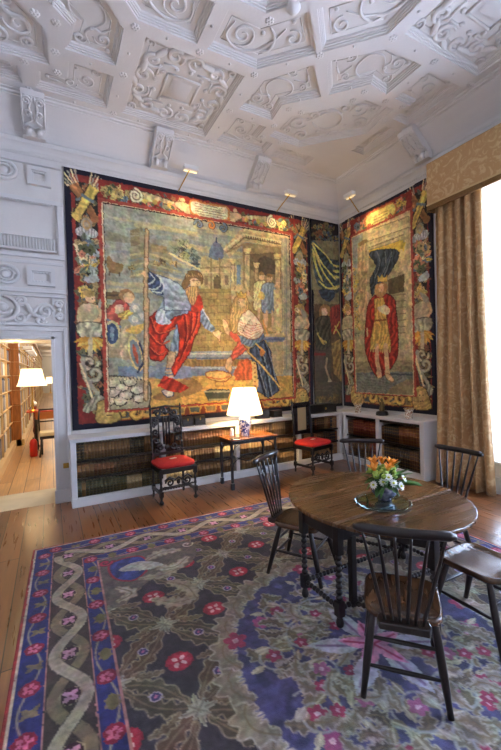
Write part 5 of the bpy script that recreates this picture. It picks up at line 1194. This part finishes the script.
for i in range(2):
    ledge('shelf', [loc((-.345,-.03,posB[i+1]+.035,posB[i]-.035,.462,.49),oB)], BC2, blackwood, .002); ledge('shelf', [loc((-.345,-.03,posB[i+1]+.035,posB[i]-.035,.10,.119),oB)], BC2, blackwood, .002); ledge('shadow_edge', [loc((-.36,-.30,posB[i+1]+.035,posB[i]-.035,.80,.845),oB)], BC2, blackwood, .002)  # black strip high in each bay stands in for shadow along the edge
# books: one binding mesh per colour; boards, pages and raised bands
COLS = [('dark brown',(96,62,40)),('tan',(186,142,90)),('chestnut',(136,78,44)),('black',(52,44,40)),('olive green',(90,92,64)),('pale vellum',(220,198,150)),('dark red',(122,46,34)),('mid brown',(156,112,70)),('grey green',(104,116,100))]
gilt = mat('gilt', (200,160,80), .35, metal=.8); pages = mat('pages', (196,182,148), .9)
BM = {}
for nm, cc in COLS: BM[nm] = mat('leather_'+nm.replace(' ','_'), cc, .45, noise=.35, nscale=14, coat=.15)
def book_mesh(nm):
    # unit book: width 1 (x), height 1 (z), depth .2 (spine at y=0 facing -y)
    bm = nb(); n = 6; w = .5
    arc = [(w*math.sin(a), -.012*math.cos(a)+.012-.004) for a in [(-PI/2)+PI*i/n for i in range(n+1)]]
    pts = arc+[(w,.2),(w-.09,.2),(w-.09,.02),(-w+.09,.02),(-w+.09,.2),(-w,.2)]
    a = [bm.verts.new((x,y,0)) for x,y in pts]; b = [bm.verts.new((x,y,1)) for x,y in pts]; m_ = len(pts)
    for i in range(m_): bm.faces.new((a[i], a[(i+1)%m_], b[(i+1)%m_], b[i])).smooth = i < n
    for lst, up in ((a,0),(b,1)):
        for q in ((list(range(0,n+1))+[m_-4,m_-3]),): pass
        f = bm.faces.new([lst[i] for i in range(m_)][::1 if up else -1])
    box(bm, -w+.09, w-.09, .02, .19, .02, .98, 1)
    for z in (.12,.30,.50,.70,.88):
        t = .006; P = [(x*1.01, y-.004) for x,y in arc]; va = [bm.verts.new((x,y,z-t)) for x,y in P]; vb = [bm.verts.new((x,y,z+t)) for x,y in P]
        for i in range(n): bm.faces.new((va[i],va[i+1],vb[i+1],vb[i])).material_index = 2
    me = bpy.data.meshes.new('book'); bm.normal_update(); bm.to_mesh(me); bm.free(); me.materials.append(BM[nm]); me.materials.append(pages); me.materials.append(gilt); return me
BME = {nm: book_mesh(nm) for nm, _ in COLS}
ordn = ['first','second','third','fourth','fifth','sixth','seventh','eighth','ninth','tenth','eleventh','twelfth','thirteenth','fourteenth','fifteenth','sixteenth','seventeenth','eighteenth','nineteenth','twentieth']
def ordinal(i): return ordn[i] if i < 20 else {2:'twenty',3:'thirty'}[ (i+1)//10 ]+('-'+ordn[(i+1)%10-1] if (i+1)%10 else 'ieth')
books = []
def row(a0, a1, z, hmax, axis, rowname, bay, pal, wmean):
    n = 0; u = a0+.004
    items = []; cur = R.choice(pal); ch_ = hmax*R.uniform(.82,.93); cw = wmean
    while True:
        if R.random() < .22: cur = R.choice(pal); ch_ = hmax*R.uniform(.78,.95); cw = wmean*R.uniform(.8,1.25)
        w = cw*R.uniform(.93,1.07); h = ch_*R.uniform(.985,1.01)
        if u+w > a1-.004: break
        items.append((u+w/2, w, h, cur)); u += w+.0015
    gap = (a1-.004-u)/max(1,len(items))
    for i, (uc, w, h, nm) in enumerate(items): books.append(dict(u=uc+gap*i, w=w+gap*.7, h=h, z=z+.001, axis=axis, nm=nm, lab='%s book, %s from left, %s, %s' % (nm, ordinal(i), rowname, bay), grp='old books on the %s of the %s' % (rowname, bay)))
bays = ['long bookcase bay nearest the doorway','bay behind the scroll-backed chair','bay behind the lamp table','long bookcase bay by the corner']
hs = [.365-.03-.118, .60-.03-.365, .845-.60]
pals = [['olive green','mid brown','grey green','pale vellum','tan','dark brown'],['dark brown','mid brown','chestnut','dark brown'],['dark brown','black','mid brown','chestnut']]
for b in range(4):
    for s_, nmr in enumerate(('bottom shelf','middle shelf','top shelf')):
        pal = pals[s_] if b == 0 else [['tan','pale vellum','mid brown','dark brown'],['mid brown','tan','pale vellum','dark brown'],['dark brown','chestnut','tan','mid brown']][s_] if b < 3 else ['dark brown','black','chestnut','mid brown']
        row(posts[b]+.035, posts[b+1]-.035, shz[s_], hs[s_], 'x', nmr, bays[b], pal, [.052,.047,.045][s_])
for b in range(2):
    for z, h_, nmr in ((.119,.34,'bottom shelf'),(.49,.31,'top shelf')):
        row(-posB[b]+.035, -posB[b+1]-.035, z, h_, 'y', nmr, ['short bookcase bay by the corner','short bookcase bay by the curtain'][b], [['black','dark brown','dark red'],['dark brown','chestnut','black','tan']][b], .046)
def bpos(d): return (d['u'],-.325,d['z']) if d['axis'] == 'x' else (-.325,-d['u'],d['z'])
for d in books: p_ = bpos(d); d['dist'] = math.hypot(p_[0]-CAM['loc'][0], p_[1]-CAM['loc'][1])
books.sort(key=lambda d: d['dist'])
rest = books[300:]
for d in books[:300]:
    o = bpy.data.objects.new('book', BME[d['nm']]); C.objects.link(o); o.location = bpos(d); o.scale = (d['w'],1,d['h']); o.rotation_euler = (0,0,0 if d['axis']=='x' else -PI/2); tag(o, d['lab'], 'book', d['grp'])
if rest:
    bm = nb(); mats_ = [BM[n] for n,_ in COLS]; idx = {n:i for i,(n,_) in enumerate(COLS)}
    for d in rest:
        p_ = bpos(d); M = Matrix.Translation(p_) @ (Matrix.Rotation(-PI/2,4,'Z') if d['axis']=='y' else Matrix.Identity(4)); w = d['w']*.49
        poly_ = [(w*math.sin(a), .008-.012*math.cos(a)) for a in [-PI/2+PI*i/6 for i in range(7)]]+[(w,.2),(-w,.2)]
        prism(bm, poly_, 0, d['h'], idx[d['nm']], M)
        for q in (.15,.5,.82): box(bm, -w*.9,w*.9,-.006,.0,d['h']*q,d['h']*q+.004, len(COLS), M)
    o = obj('book_rows', bm, mats_+[gilt]); o['kind'] = 'stuff'; tag(o, 'remaining rows of dark leather books in the bookcases by the room corner', 'books')

# ---------- small things on the bookcases
SHZ = .90
def small(name, bm, m, loc_, label, cat, rz=0, smooth=False, grp=None):
    o = obj(name, bm, m, None, smooth, loc_, rz); return tag(o, label, cat, grp)
dk = mat('dark_box_wood', (46,34,22), .4, noise=.4, nscale=10, coat=.3)
def openbox(w, d, h, rim=None):
    bm = nb(); t = .008; box(bm, -w,w,-d,d,0,t); box(bm, -w,w,-d,-d+t,0,h); box(bm, -w,w,d-t,d,0,h); box(bm, -w,-w+t,-d,d,0,h); box(bm, w-t,w,-d,d,0,h)
    box(bm, -w-.004,w+.004,-d-.006,-d,h*.5,h*.58); box(bm, -w-.004,w+.004,-d-.006,-d,0,h*.12); return bm
for x, lb in ((-3.37,'left of two small dark caskets on the bookcase by the carved chair'),(-3.17,'right of two small dark caskets on the bookcase by the carved chair')):
    t_ = thing('casket', lb, 'box', (x,-.22,SHZ)); obj('body', openbox(.085,.06,.10), dk, t_)
    bm = nb(); n = 8; P = [(-.06+.12*i/n, .10+.045*math.sin(PI*i/n)) for i in range(n+1)]
    a = [bm.verts.new((-.087,y,z)) for y,z in P]; b = [bm.verts.new((.087,y,z)) for y,z in P]
    for i in range(n): bm.faces.new((a[i],b[i],b[i+1],a[i+1]))
    bm.faces.new(a); bm.faces.new(b[::-1]); bm.faces.new((a[0],a[-1],b[-1],b[0])); obj('lid', bm, dk, t_); bm = nb(); box(bm, -.008,.008,-.066,-.06,.08,.115); obj('clasp', bm, brass, t_)
for x, lb, s_ in ((-2.02,'dark glass fronted casket on the bookcase just right of the lamp',1),(-1.74,'low dark casket on the bookcase between the lamp and cane backed chair',.8)):
    t_ = thing('casket', lb, 'box', (x,-.20,SHZ)); obj('body', openbox(.11*s_,.07,.13*s_), dk, t_); bm = nb(); prism(bm, [(-.12*s_,-.075),(.12*s_,-.075),(.12*s_,.075),(-.12*s_,.075)], .13*s_, .145*s_); bev(obj('lid', bm, dk, t_), .004)
t_ = thing('wooden_case', 'long black case with brass knob on the bookcase near the corner', 'box', (-.80,-.22,SHZ)); bm = nb(); box(bm, -.34,.34,-.10,.10,.012,.135); box(bm, -.35,.35,-.11,.11,0,.014); bev(obj('body', bm, blackwood, t_), .004)
bm = nb(); box(bm, -.35,.35,-.11,.11,.136,.155); bev(obj('lid', bm, blackwood, t_), .004); bm = nb(); ball(bm, (.08,-.104,.08), .022, (1,.4,1)); obj('knob', bm, brass, t_, True)
pot = mat('porcelain_pot', (226,214,190), .25, coat=.4); chinapat(pot, (150,90,50), 40, .5, .55)
for y, lb in ((-.66,'small patterned porcelain cachepot nearer the corner on the short bookcase'),(-1.76,'small patterned porcelain cachepot nearer the curtain on the short bookcase')):
    t_ = thing('cachepot', lb, 'pot', (-.25,y,SHZ), 0, 'porcelain pots on the short bookcase'); bm = nb(); lathe(bm, [(.001,0),(.052,0),(.058,.012),(.05,.018),(.062,.12),(.075,.145),(.08,.16),(.07,.16),(.06,.13),(.045,.03),(.001,.03)], seg=24); obj('body', bm, pot, t_, True)
    bm = nb(); lathe(bm, [(.079,.150),(.082,.155),(.079,.162),(.074,.160)], seg=24, caps=False); obj('gilt_rim', bm, gilt, t_, True)
t_ = thing('statuette', 'little dark bronze statuette on an oval base, middle of the short bookcase', 'figurine', (-.25,-1.22,SHZ)); bm = nb(); lathe(bm, [(.001,0),(.10,0),(.105,.02),(.095,.045),(.10,.055),(.07,.07),(.001,.075)], seg=24); obj('base', bm, blackwood, t_, True)
bm = nb(); bz = mat('bronze', (110,96,60), .35, metal=.8); lathe(bm, [(.04,.07),(.05,.10),(.035,.14),(.03,.17),(.042,.20),(.034,.225),(.014,.235),(.022,.25),(.024,.27),(.012,.29),(.001,.295)], seg=12); tube(bm, [(0,-.03,.21),(0,-.065,.18),(-.02,-.05,.13)], .010, 6); tube(bm, [(0,.03,.21),(0,.07,.23),(0,.075,.28)], .010, 6); obj('figure', bm, bz, t_, True)

# ================================================================== PICTURE LIGHTS
def picture_light(M, label):
    t_ = thing('picture_light', label, 'lamp', M.translation, M.to_euler().z, 'picture lights on rods along the cornice')
    bm = nb(); box(bm, -.11,.11,-.045,.045,-.028,.028); box(bm, -.115,.115,-.05,.05,.02,.034); bev(obj('housing', bm, white, t_), .006)
    bm = nb(); box(bm, -.10,.10,.02,.04,-.034,-.027); obj('lens', bm, mat('warm_lens', (255,240,200), .3, emit=(255,214,140), estr=1.5), t_)
    bm = nb(); tube(bm, [(-.02,.0,-.02),(-.10,.33,-.22)], .009, 8); obj('rod', bm, brass, t_); bm = nb(); tube(bm, [(0,.33,-.16),(0,.34,-.24)], .02, 8); return t_
PLS = []
for (x, lb) in ((-3.23,'white picture light on a brass rod above the left part of the big tapestry'),(-1.40,'white picture light on a brass rod above the right part of the big tapestry')):
    M = Matrix.Translation((x,-.35,4.80)); picture_light(M, lb); PLS.append(((x,-.35,4.74),(x,.0,3.6)))
M = Matrix.Translation((-.35,-.68,4.83)) @ Matrix.Rotation(-PI/2,4,'Z'); picture_light(M, 'white picture light on a brass rod above the crowned figure tapestry near the corner'); PLS.append(((-.35,-.85,4.76),(0,-1.0,3.7)))

# ================================================================== CURTAINS AND VALANCE
damask = mat('gold_damask', (184,144,92), .75, sheen=.2); chinapat(damask, (204,172,124), 7, .50, .60)
_n = [q for q in damask.node_tree.nodes if q.type == 'TEX_NOISE'][0]; _n.inputs['Distortion'].default_value = 2.5; _n.inputs['Detail'].default_value = 6
def drape(y0, y1, z0, z1, x=-.22, nf=7, amp=.06, flare=.03, seed=1, name='curtain', m=damask, top_in=0):
    bm = nb(); q = random.Random(seed); nu, nv = nf*14, 26; ph = [q.uniform(-.4,.4) for _ in range(nf+2)]; grid = []
    for j in range(nv+1):
        t = j/nv; z = z1+(z0-z1)*t; rowv = []
        for i in range(nu+1):
            u = i/nu; k = u*nf; a = amp*(.75+.25*math.sin(k*1.7+seed))*(.8+.35*t); yy = y0+(y1-y0)*u*(1) 
            yy += (u-.5)*flare*2*t*t + .012*math.sin(2*PI*k*2+t*2); xx = x + a*math.sin(2*PI*k+ph[int(k)]*t*2) + .015*math.sin(3*t+k)
            rowv.append(bm.verts.new((xx, yy, z)))
        grid.append(rowv)
    for j in range(nv):
        for i in range(nu): bm.faces.new((grid[j][i],grid[j][i+1],grid[j+1][i+1],grid[j+1][i])).smooth = True
    return bm
o = thick(obj('curtain', drape(-2.24,-2.91,.02,4.3,-.20,5,.085,-.10,2), damask), .006); tag(o, 'floor length gold damask curtain hanging left of the bright window', 'curtain')
o = thick(obj('curtain', drape(-3.78,-4.40,.02,4.3,-.20,5,.08,-.06,5), damask), .006); tag(o, 'gold damask curtain closing the right hand side of the window recess', 'curtain')
V = thing('valance', 'boxed gold damask valance with fringe above the window curtain', 'valance', (0,-3.3,4.3))
bm = nb(); box(bm, -.33,-.31,-1.12,1.105,-.26,.335); box(bm, -.31,0,1.085,1.105,-.26,.33); box(bm, -.31,0,-1.12,-1.10,-.26,.33); box(bm, -.31,-.0,-1.10,1.085,.27,.29); obj('valance_cloth', bm, damask, V)
fr = mat('fringe', (150,112,62), .9, noise=.5, nscale=150)
bm = nb(); box(bm, -.335,-.307,-1.123,1.108,-.335,-.262); box(bm, -.31,0,1.083,1.11,-.335,-.262)
for i in range(220): y = -1.12+i*.01013; box(bm, -.338,-.334,y,y+.005,-.34,-.265)
obj('fringe', bm, fr, V); bm = nb(); box(bm, -.34,-.306,-1.125,1.11,-.27,-.245); box(bm, -.31,0,1.08,1.112,-.27,-.245); obj('braid', bm, mat('braid', (196,166,116), .8), V)
V.location = (0,-3.315,4.29)
sheer = bpy.data.materials.new('sheer_cloth'); sheer.use_nodes = True; nt = sheer.node_tree; nt.nodes.clear(); o_ = nt.nodes.new('ShaderNodeOutputMaterial'); tr = nt.nodes.new('ShaderNodeBsdfTranslucent'); df = nt.nodes.new('ShaderNodeBsdfDiffuse'); tp = nt.nodes.new('ShaderNodeBsdfTransparent'); m1 = nt.nodes.new('ShaderNodeMixShader'); m2 = nt.nodes.new('ShaderNodeMixShader')
for n_ in (tr, df): n_.inputs[0].default_value = (.92,.91,.88,1)
m1.inputs[0].default_value = .4; m2.inputs[0].default_value = .35; nt.links.new(tr.outputs[0], m1.inputs[1]); nt.links.new(df.outputs[0], m1.inputs[2]); nt.links.new(m1.outputs[0], m2.inputs[1]); nt.links.new(tp.outputs[0], m2.inputs[2]); nt.links.new(m2.outputs[0], o_.inputs[0])
o = thick(obj('net_curtain', drape(-2.64,-3.96,.45,4.095,.30,16,.022,.0,3), sheer), .001); tag(o, 'thin white net curtain inside the bright window recess', 'curtain')
# ================================================================== GALLERY BEYOND THE DOOR
gw = mat('gallery_oak', (176,112,54), .4, noise=.35, nscale=4, stretch=(6,6,1), coat=.3)
gwall = mat('gallery_wall', (214,206,190), .8)
bm = nb(); box(bm, -6.75,-6.6,.75,36,0,3.6); struct('wall_gallery_left', bm, gwall)
bm = nb(); box(bm, -2.4,-2.25,.75,36,0,3.6); struct('wall_gallery_right', bm, gwall)
bm = nb(); box(bm, -6.75,-2.25,36,36.15,0,3.6); struct('wall_gallery_end', bm, gwall)
bm = nb(); box(bm, -6.75,-2.25,.75,36.15,3.6,3.7); struct('ceiling_gallery', bm, gwall)
R3 = random.Random(21)
def tall_case(xf, y0, y1, label, depth=.45, bays=4, group='tall gallery bookcases'):
    t = thing('tall_bookcase', label, 'bookcase', (xf-depth/2, (y0+y1)/2, 0), 0, None)
    ox, oy = xf-depth/2, (y0+y1)/2; L = lambda a,b,c,d,e,f: (a-ox,b-ox,c-oy,d-oy,e,f)
    def pt(nm, qs, m=gw, b=.004): bm_ = nb(); [box(bm_, *L(*q)) for q in qs]; return bev(obj(nm, bm_, m, t), b)
    pt('end_panel', [(xf-depth,xf,y0,y0+.05,0,3.4)]); pt('end_panel', [(xf-depth,xf,y1-.05,y1,0,3.4)]); pt('back_panel', [(xf-depth,xf-depth+.03,y0,y1,0,3.4)]); pt('plinth', [(xf-depth,xf+.06,y0,y1,0,.16)], mat('pale_oak', (206,176,130), .5)); pt('cornice', [(xf-depth,xf+.08,y0,y1,3.3,3.42)])
    for i in range(1, bays): y = y0+(y1-y0)*i/bays; pt('upright', [(xf-depth,xf+.01,y-.02,y+.02,.16,3.3)], mat('pale_oak', (196,172,136), .5))
    zs = [.16,.62,1.02,1.40,1.76,2.10,2.42,2.72,3.0]
    for z in zs[1:]: pt('shelf', [(xf-depth,xf,y0,y1,z-.02,z)], mat('pale_oak', (206,176,130), .5))
    bm_ = nb(); ms = [mat('gallery_book_%d' % i, c_, .5) for i, c_ in enumerate([(150,146,144),(110,120,146),(190,184,172),(90,80,74),(160,134,100),(222,218,208),(78,90,122)])]
    for k, z in enumerate(zs):
        top = (zs+[3.3])[k+1]-.05; y = y0+.06; cur = R3.randrange(7)
        while y < y1-.09:
            w = R3.uniform(.028,.05); h = (top-z)*R3.uniform(.78,.98)
            if R3.random() < .25: cur = R3.randrange(7)
            box(bm_, *L(xf-.26,xf-.03,y,y+w*(.94 if y1 < 12 else 1.9),z,z+h), cur); y += w*(1 if y1 < 12 else 2)
    o = obj('book_rows', bm_, ms, t); o['kind'] = 'stuff'
    return t
tall_case(-6.04, .80, 5.10, 'tall oak bookcase just through the doorway on the left, full of grey books')
tall_case(-5.87, 5.16, 9.6, 'tall projecting oak bookcase further down the gallery behind the lamp', .9)
tall_case(-5.87, 9.7, 15.5, 'third tall oak bookcase along the gallery, beyond the projecting one', .9)
tall_case(-5.87, 15.6, 26, 'fourth tall oak bookcase, farther down the gallery', .9, 6)
tall_case(-5.87, 26.1, 35.8, 'farthest tall oak bookcase at the very end of the gallery', .9, 6)
# lamps
for (x, y, zt, sc, lb) in ((-5.56,3.9,.945,1,'nearer brass lamp with cream bell shade on the red topped gallery table'),(-5.20,13,.95,.75,'further brass lamp with cream bell shade deep in the gallery')):
    t_ = thing('table_lamp', lb, 'lamp', (x,y,zt), 0, 'cream shaded gallery lamps'); bm = nb(); lathe(bm, [(.001,0),(.09,0),(.09,.015),(.03,.03),(.018,.06),(.03,.12),(.02,.2),(.012,.3),(.012,.52),(.02,.53),(.02,.86)], seg=16); obj('lamp_base', bm, brass, t_, True)
    t_.scale = (sc,)*3; o = obj('lamp_shade', shade_mesh(.30,.20,.565,.945,20,.003,.6), shade, t_); thick(o, .002); bm = nb(); ball(bm, (0,0,.72), .03, (1,1,1.2), 8, 6); obj('light_bulb', bm, bulb, t_, True)
# desk, chairs
gt = thing('library_table', 'oak library table with red leather top in the gallery beyond the door', 'table', (-5.06,4.1,0)); bm = nb(); box(bm, -.62,.5,-.30,.30,.92,.945); o = bev(obj('leather_top', bm, mat('red_leather', (190,58,30), .4), gt), .004); o['label'] = 'red leather writing surface'
bm = nb(); box(bm, -.45,.49,-.29,.29,.76,.919); bev(obj('apron', bm, mat('amber_oak', (206,120,50), .4, noise=.2, nscale=5), gt), .004)
for sx in (-1,1):
    for sy in (-1,1): bm = nb(); lathe(bm, [(.02,0),(.03,.03),(.018,.06),(.03,.3),(.022,.6),(.03,.62),(.03,.76)], sx*.45, sy*.25, 0, 10); obj('leg', bm, darkwood, gt, True)
gc = thing('gallery_chair', 'dark chair with pale cream cushion before the red topped gallery table', 'chair', (-5.18,3.45,0)); bm = nb(); box(bm, -.26,.26,-.22,.22,.45,.53); o = bev(obj('seat_cushion', bm, mat('cream_leather', (206,190,150), .5), gc), .02); bm = nb(); box(bm, -.25,.25,-.21,.21,.39,.45); obj('seat_frame', bm, blackwood, gc)
for sx in (-1,1):
    bm = nb(); tube(bm, [(sx*.22,-.18,.40),(sx*.23,-.19,.2),(sx*.26,-.24,.02)], .02, 8); obj('leg', bm, blackwood, gc); bm = nb(); tube(bm, [(sx*.22,.18,.40),(sx*.22,.2,.0)], .02, 8); obj('leg', bm, blackwood, gc)
bm = nb(); tube(bm, [(-.26,.2,.45),(-.27,.23,.8),(-.25,.25,1.0)], .018, 8); tube(bm, [(.26,.2,.45),(.27,.23,.8),(.25,.25,1.0)], .018, 8); tube(bm, [(-.25,.25,.98),(.25,.25,.98)], .02, 8); tube(bm, [(-.25,.24,.72),(.25,.24,.72)], .015, 8); obj('backrest', bm, blackwood, gc)
fe = thing('fire_extinguisher', 'small red fire extinguisher on the gallery floor beside the dark chair', 'extinguisher', (-5.56,3.55,0)); bm = nb(); lathe(bm, [(.001,0),(.07,0),(.075,.02),(.075,.30),(.05,.36),(.02,.38)], seg=16); obj('cylinder', bm, mat('red_enamel', (206,40,28), .3), fe, True); bm = nb(); box(bm, -.01,.01,-.05,.05,.38,.41); tube(bm, [(.02,0,.39),(.09,0,.36),(.1,0,.1)], .01, 6); obj('valve', bm, blackwood, fe)
st_ = thing('torchere', 'tall dark turned stand with white top behind the gallery lamp', 'stand', (-5.56,4.72,0)); bm = nb(); lathe(bm, [(.14,0),(.14,.03),(.03,.08),(.025,.3),(.05,.4),(.03,.5),(.03,.9),(.05,.95),(.06,1.0)], seg=14); obj('stem', bm, mat('mahogany', (110,44,22), .3), st_, True); bm = nb(); ball(bm, (0,0,1.06), .06); obj('white_top', bm, white, st_, True)
for i, y in enumerate((5.6,6.8,8.0,9.2)):
    t_ = thing('shelf_light', ['nearest','second nearest','third nearest','farthest'][i]+' of the white lights jutting from the tall gallery bookcases', 'lamp', (-5.80,y,2.42), 0, 'white lights along the gallery shelves'); bm = nb(); box(bm, 0,.22,-.14,.14,0,.09); bev(obj('shade', bm, white, t_), .02); bm = nb(); box(bm, -.1,0,-.01,.01,.04,.06); obj('arm', bm, brass, t_)
gr = bpy.data.objects
# spotlight in the doorway soffit
t_ = thing('downlight', 'tiny brass downlight in the soffit above the doorway', 'lamp', (-5.60,.40,2.22)); bm = nb(); lathe(bm, [(.03,-.012),(.035,0)], seg=14); obj('ring', bm, brass, t_, True)

# ================================================================== LIGHT
def light(kind, loc_, e, col, **k):
    l = bpy.data.lights.new(kind.lower()+'_light', kind); l.energy = e; l.color = col
    for a, b in k.items():
        if a not in ('target','rot'): setattr(l, a, b)
    o = bpy.data.objects.new(l.name, l); C.objects.link(o); o.location = loc_
    if 'target' in k: o.rotation_euler = (Vector(k['target'])-Vector(loc_)).to_track_quat('-Z','Y').to_euler()
    if 'rot' in k: o.rotation_euler = k['rot']
    return o
W = bpy.data.worlds.new('sky'); S.world = W; W.use_nodes = True; nt = W.node_tree; bg = nt.nodes['Background']
tc = nt.nodes.new('ShaderNodeTexCoord'); sx = nt.nodes.new('ShaderNodeSeparateXYZ'); rp = nt.nodes.new('ShaderNodeValToRGB'); mr = nt.nodes.new('ShaderNodeMapRange'); mr.inputs[1].default_value = -1; mr.inputs[2].default_value = 1
nt.links.new(tc.outputs['Generated'], sx.inputs[0]); nt.links.new(sx.outputs[2], mr.inputs[0]); nt.links.new(mr.outputs[0], rp.inputs[0]); nt.links.new(rp.outputs[0], bg.inputs[0])
rp.color_ramp.elements[0].position = .0; rp.color_ramp.elements[0].color = (1.5,1.75,2.5,1); rp.color_ramp.elements[1].position = 1; rp.color_ramp.elements[1].color = (.42,.62,1.0,1)
e_ = rp.color_ramp.elements.new(.48); e_.color = (1.35,1.55,2.15,1); e_ = rp.color_ramp.elements.new(.54); e_.color = (.62,.82,1.25,1)
bg.inputs[1].default_value = WORLD
for a, b, z0, z1 in WIN:
    o = light('AREA', (.52,(a+b)/2,(z0+z1)/2), 1, (1,1,1), shape='RECTANGLE', size=z1-z0, size_y=b-a, rot=(0,PI/2,0)); o.data.cycles.is_portal = True
warm = (1,.70,.36)
light('POINT', (-2.585,-.65,1.22), LAMP, (1,.74,.42), shadow_soft_size=.05)
for a, b in PLS: light('SPOT', a, SPOT, (1,.78,.42), target=b, spot_size=1.7, spot_blend=1.0, shadow_soft_size=.05)
light('POINT', (-5.56,3.9,1.70), GAL*.5, warm, shadow_soft_size=.06); light('POINT', (-5.20,13,1.50), GAL*.5, warm, shadow_soft_size=.06)
for y in (2.2,5.5,9,14,20,27,33): light('POINT', (-4.3,y,3.1), GAL*1.8, (1,.92,.82), shadow_soft_size=.25)
light('POINT', (-5.60,.40,2.10), 6, warm, shadow_soft_size=.03)

# ================================================================== CAMERA
cd = bpy.data.cameras.new('camera'); co = bpy.data.objects.new('camera', cd); C.objects.link(co); S.camera = co
cd.sensor_fit = 'HORIZONTAL'; cd.sensor_width = 36; cd.lens = CAM['f']/501*36; cd.clip_start = .05
co.matrix_world = Matrix(((RI.x,UP.x,-FW.x,CAM['loc'][0]),(RI.y,UP.y,-FW.y,CAM['loc'][1]),(RI.z,UP.z,-FW.z,CAM['loc'][2]),(0,0,0,1)))
S.view_settings.view_transform = 'Standard'; S.view_settings.look = 'None'; S.view_settings.gamma = 1; S.view_settings.exposure = EXPO
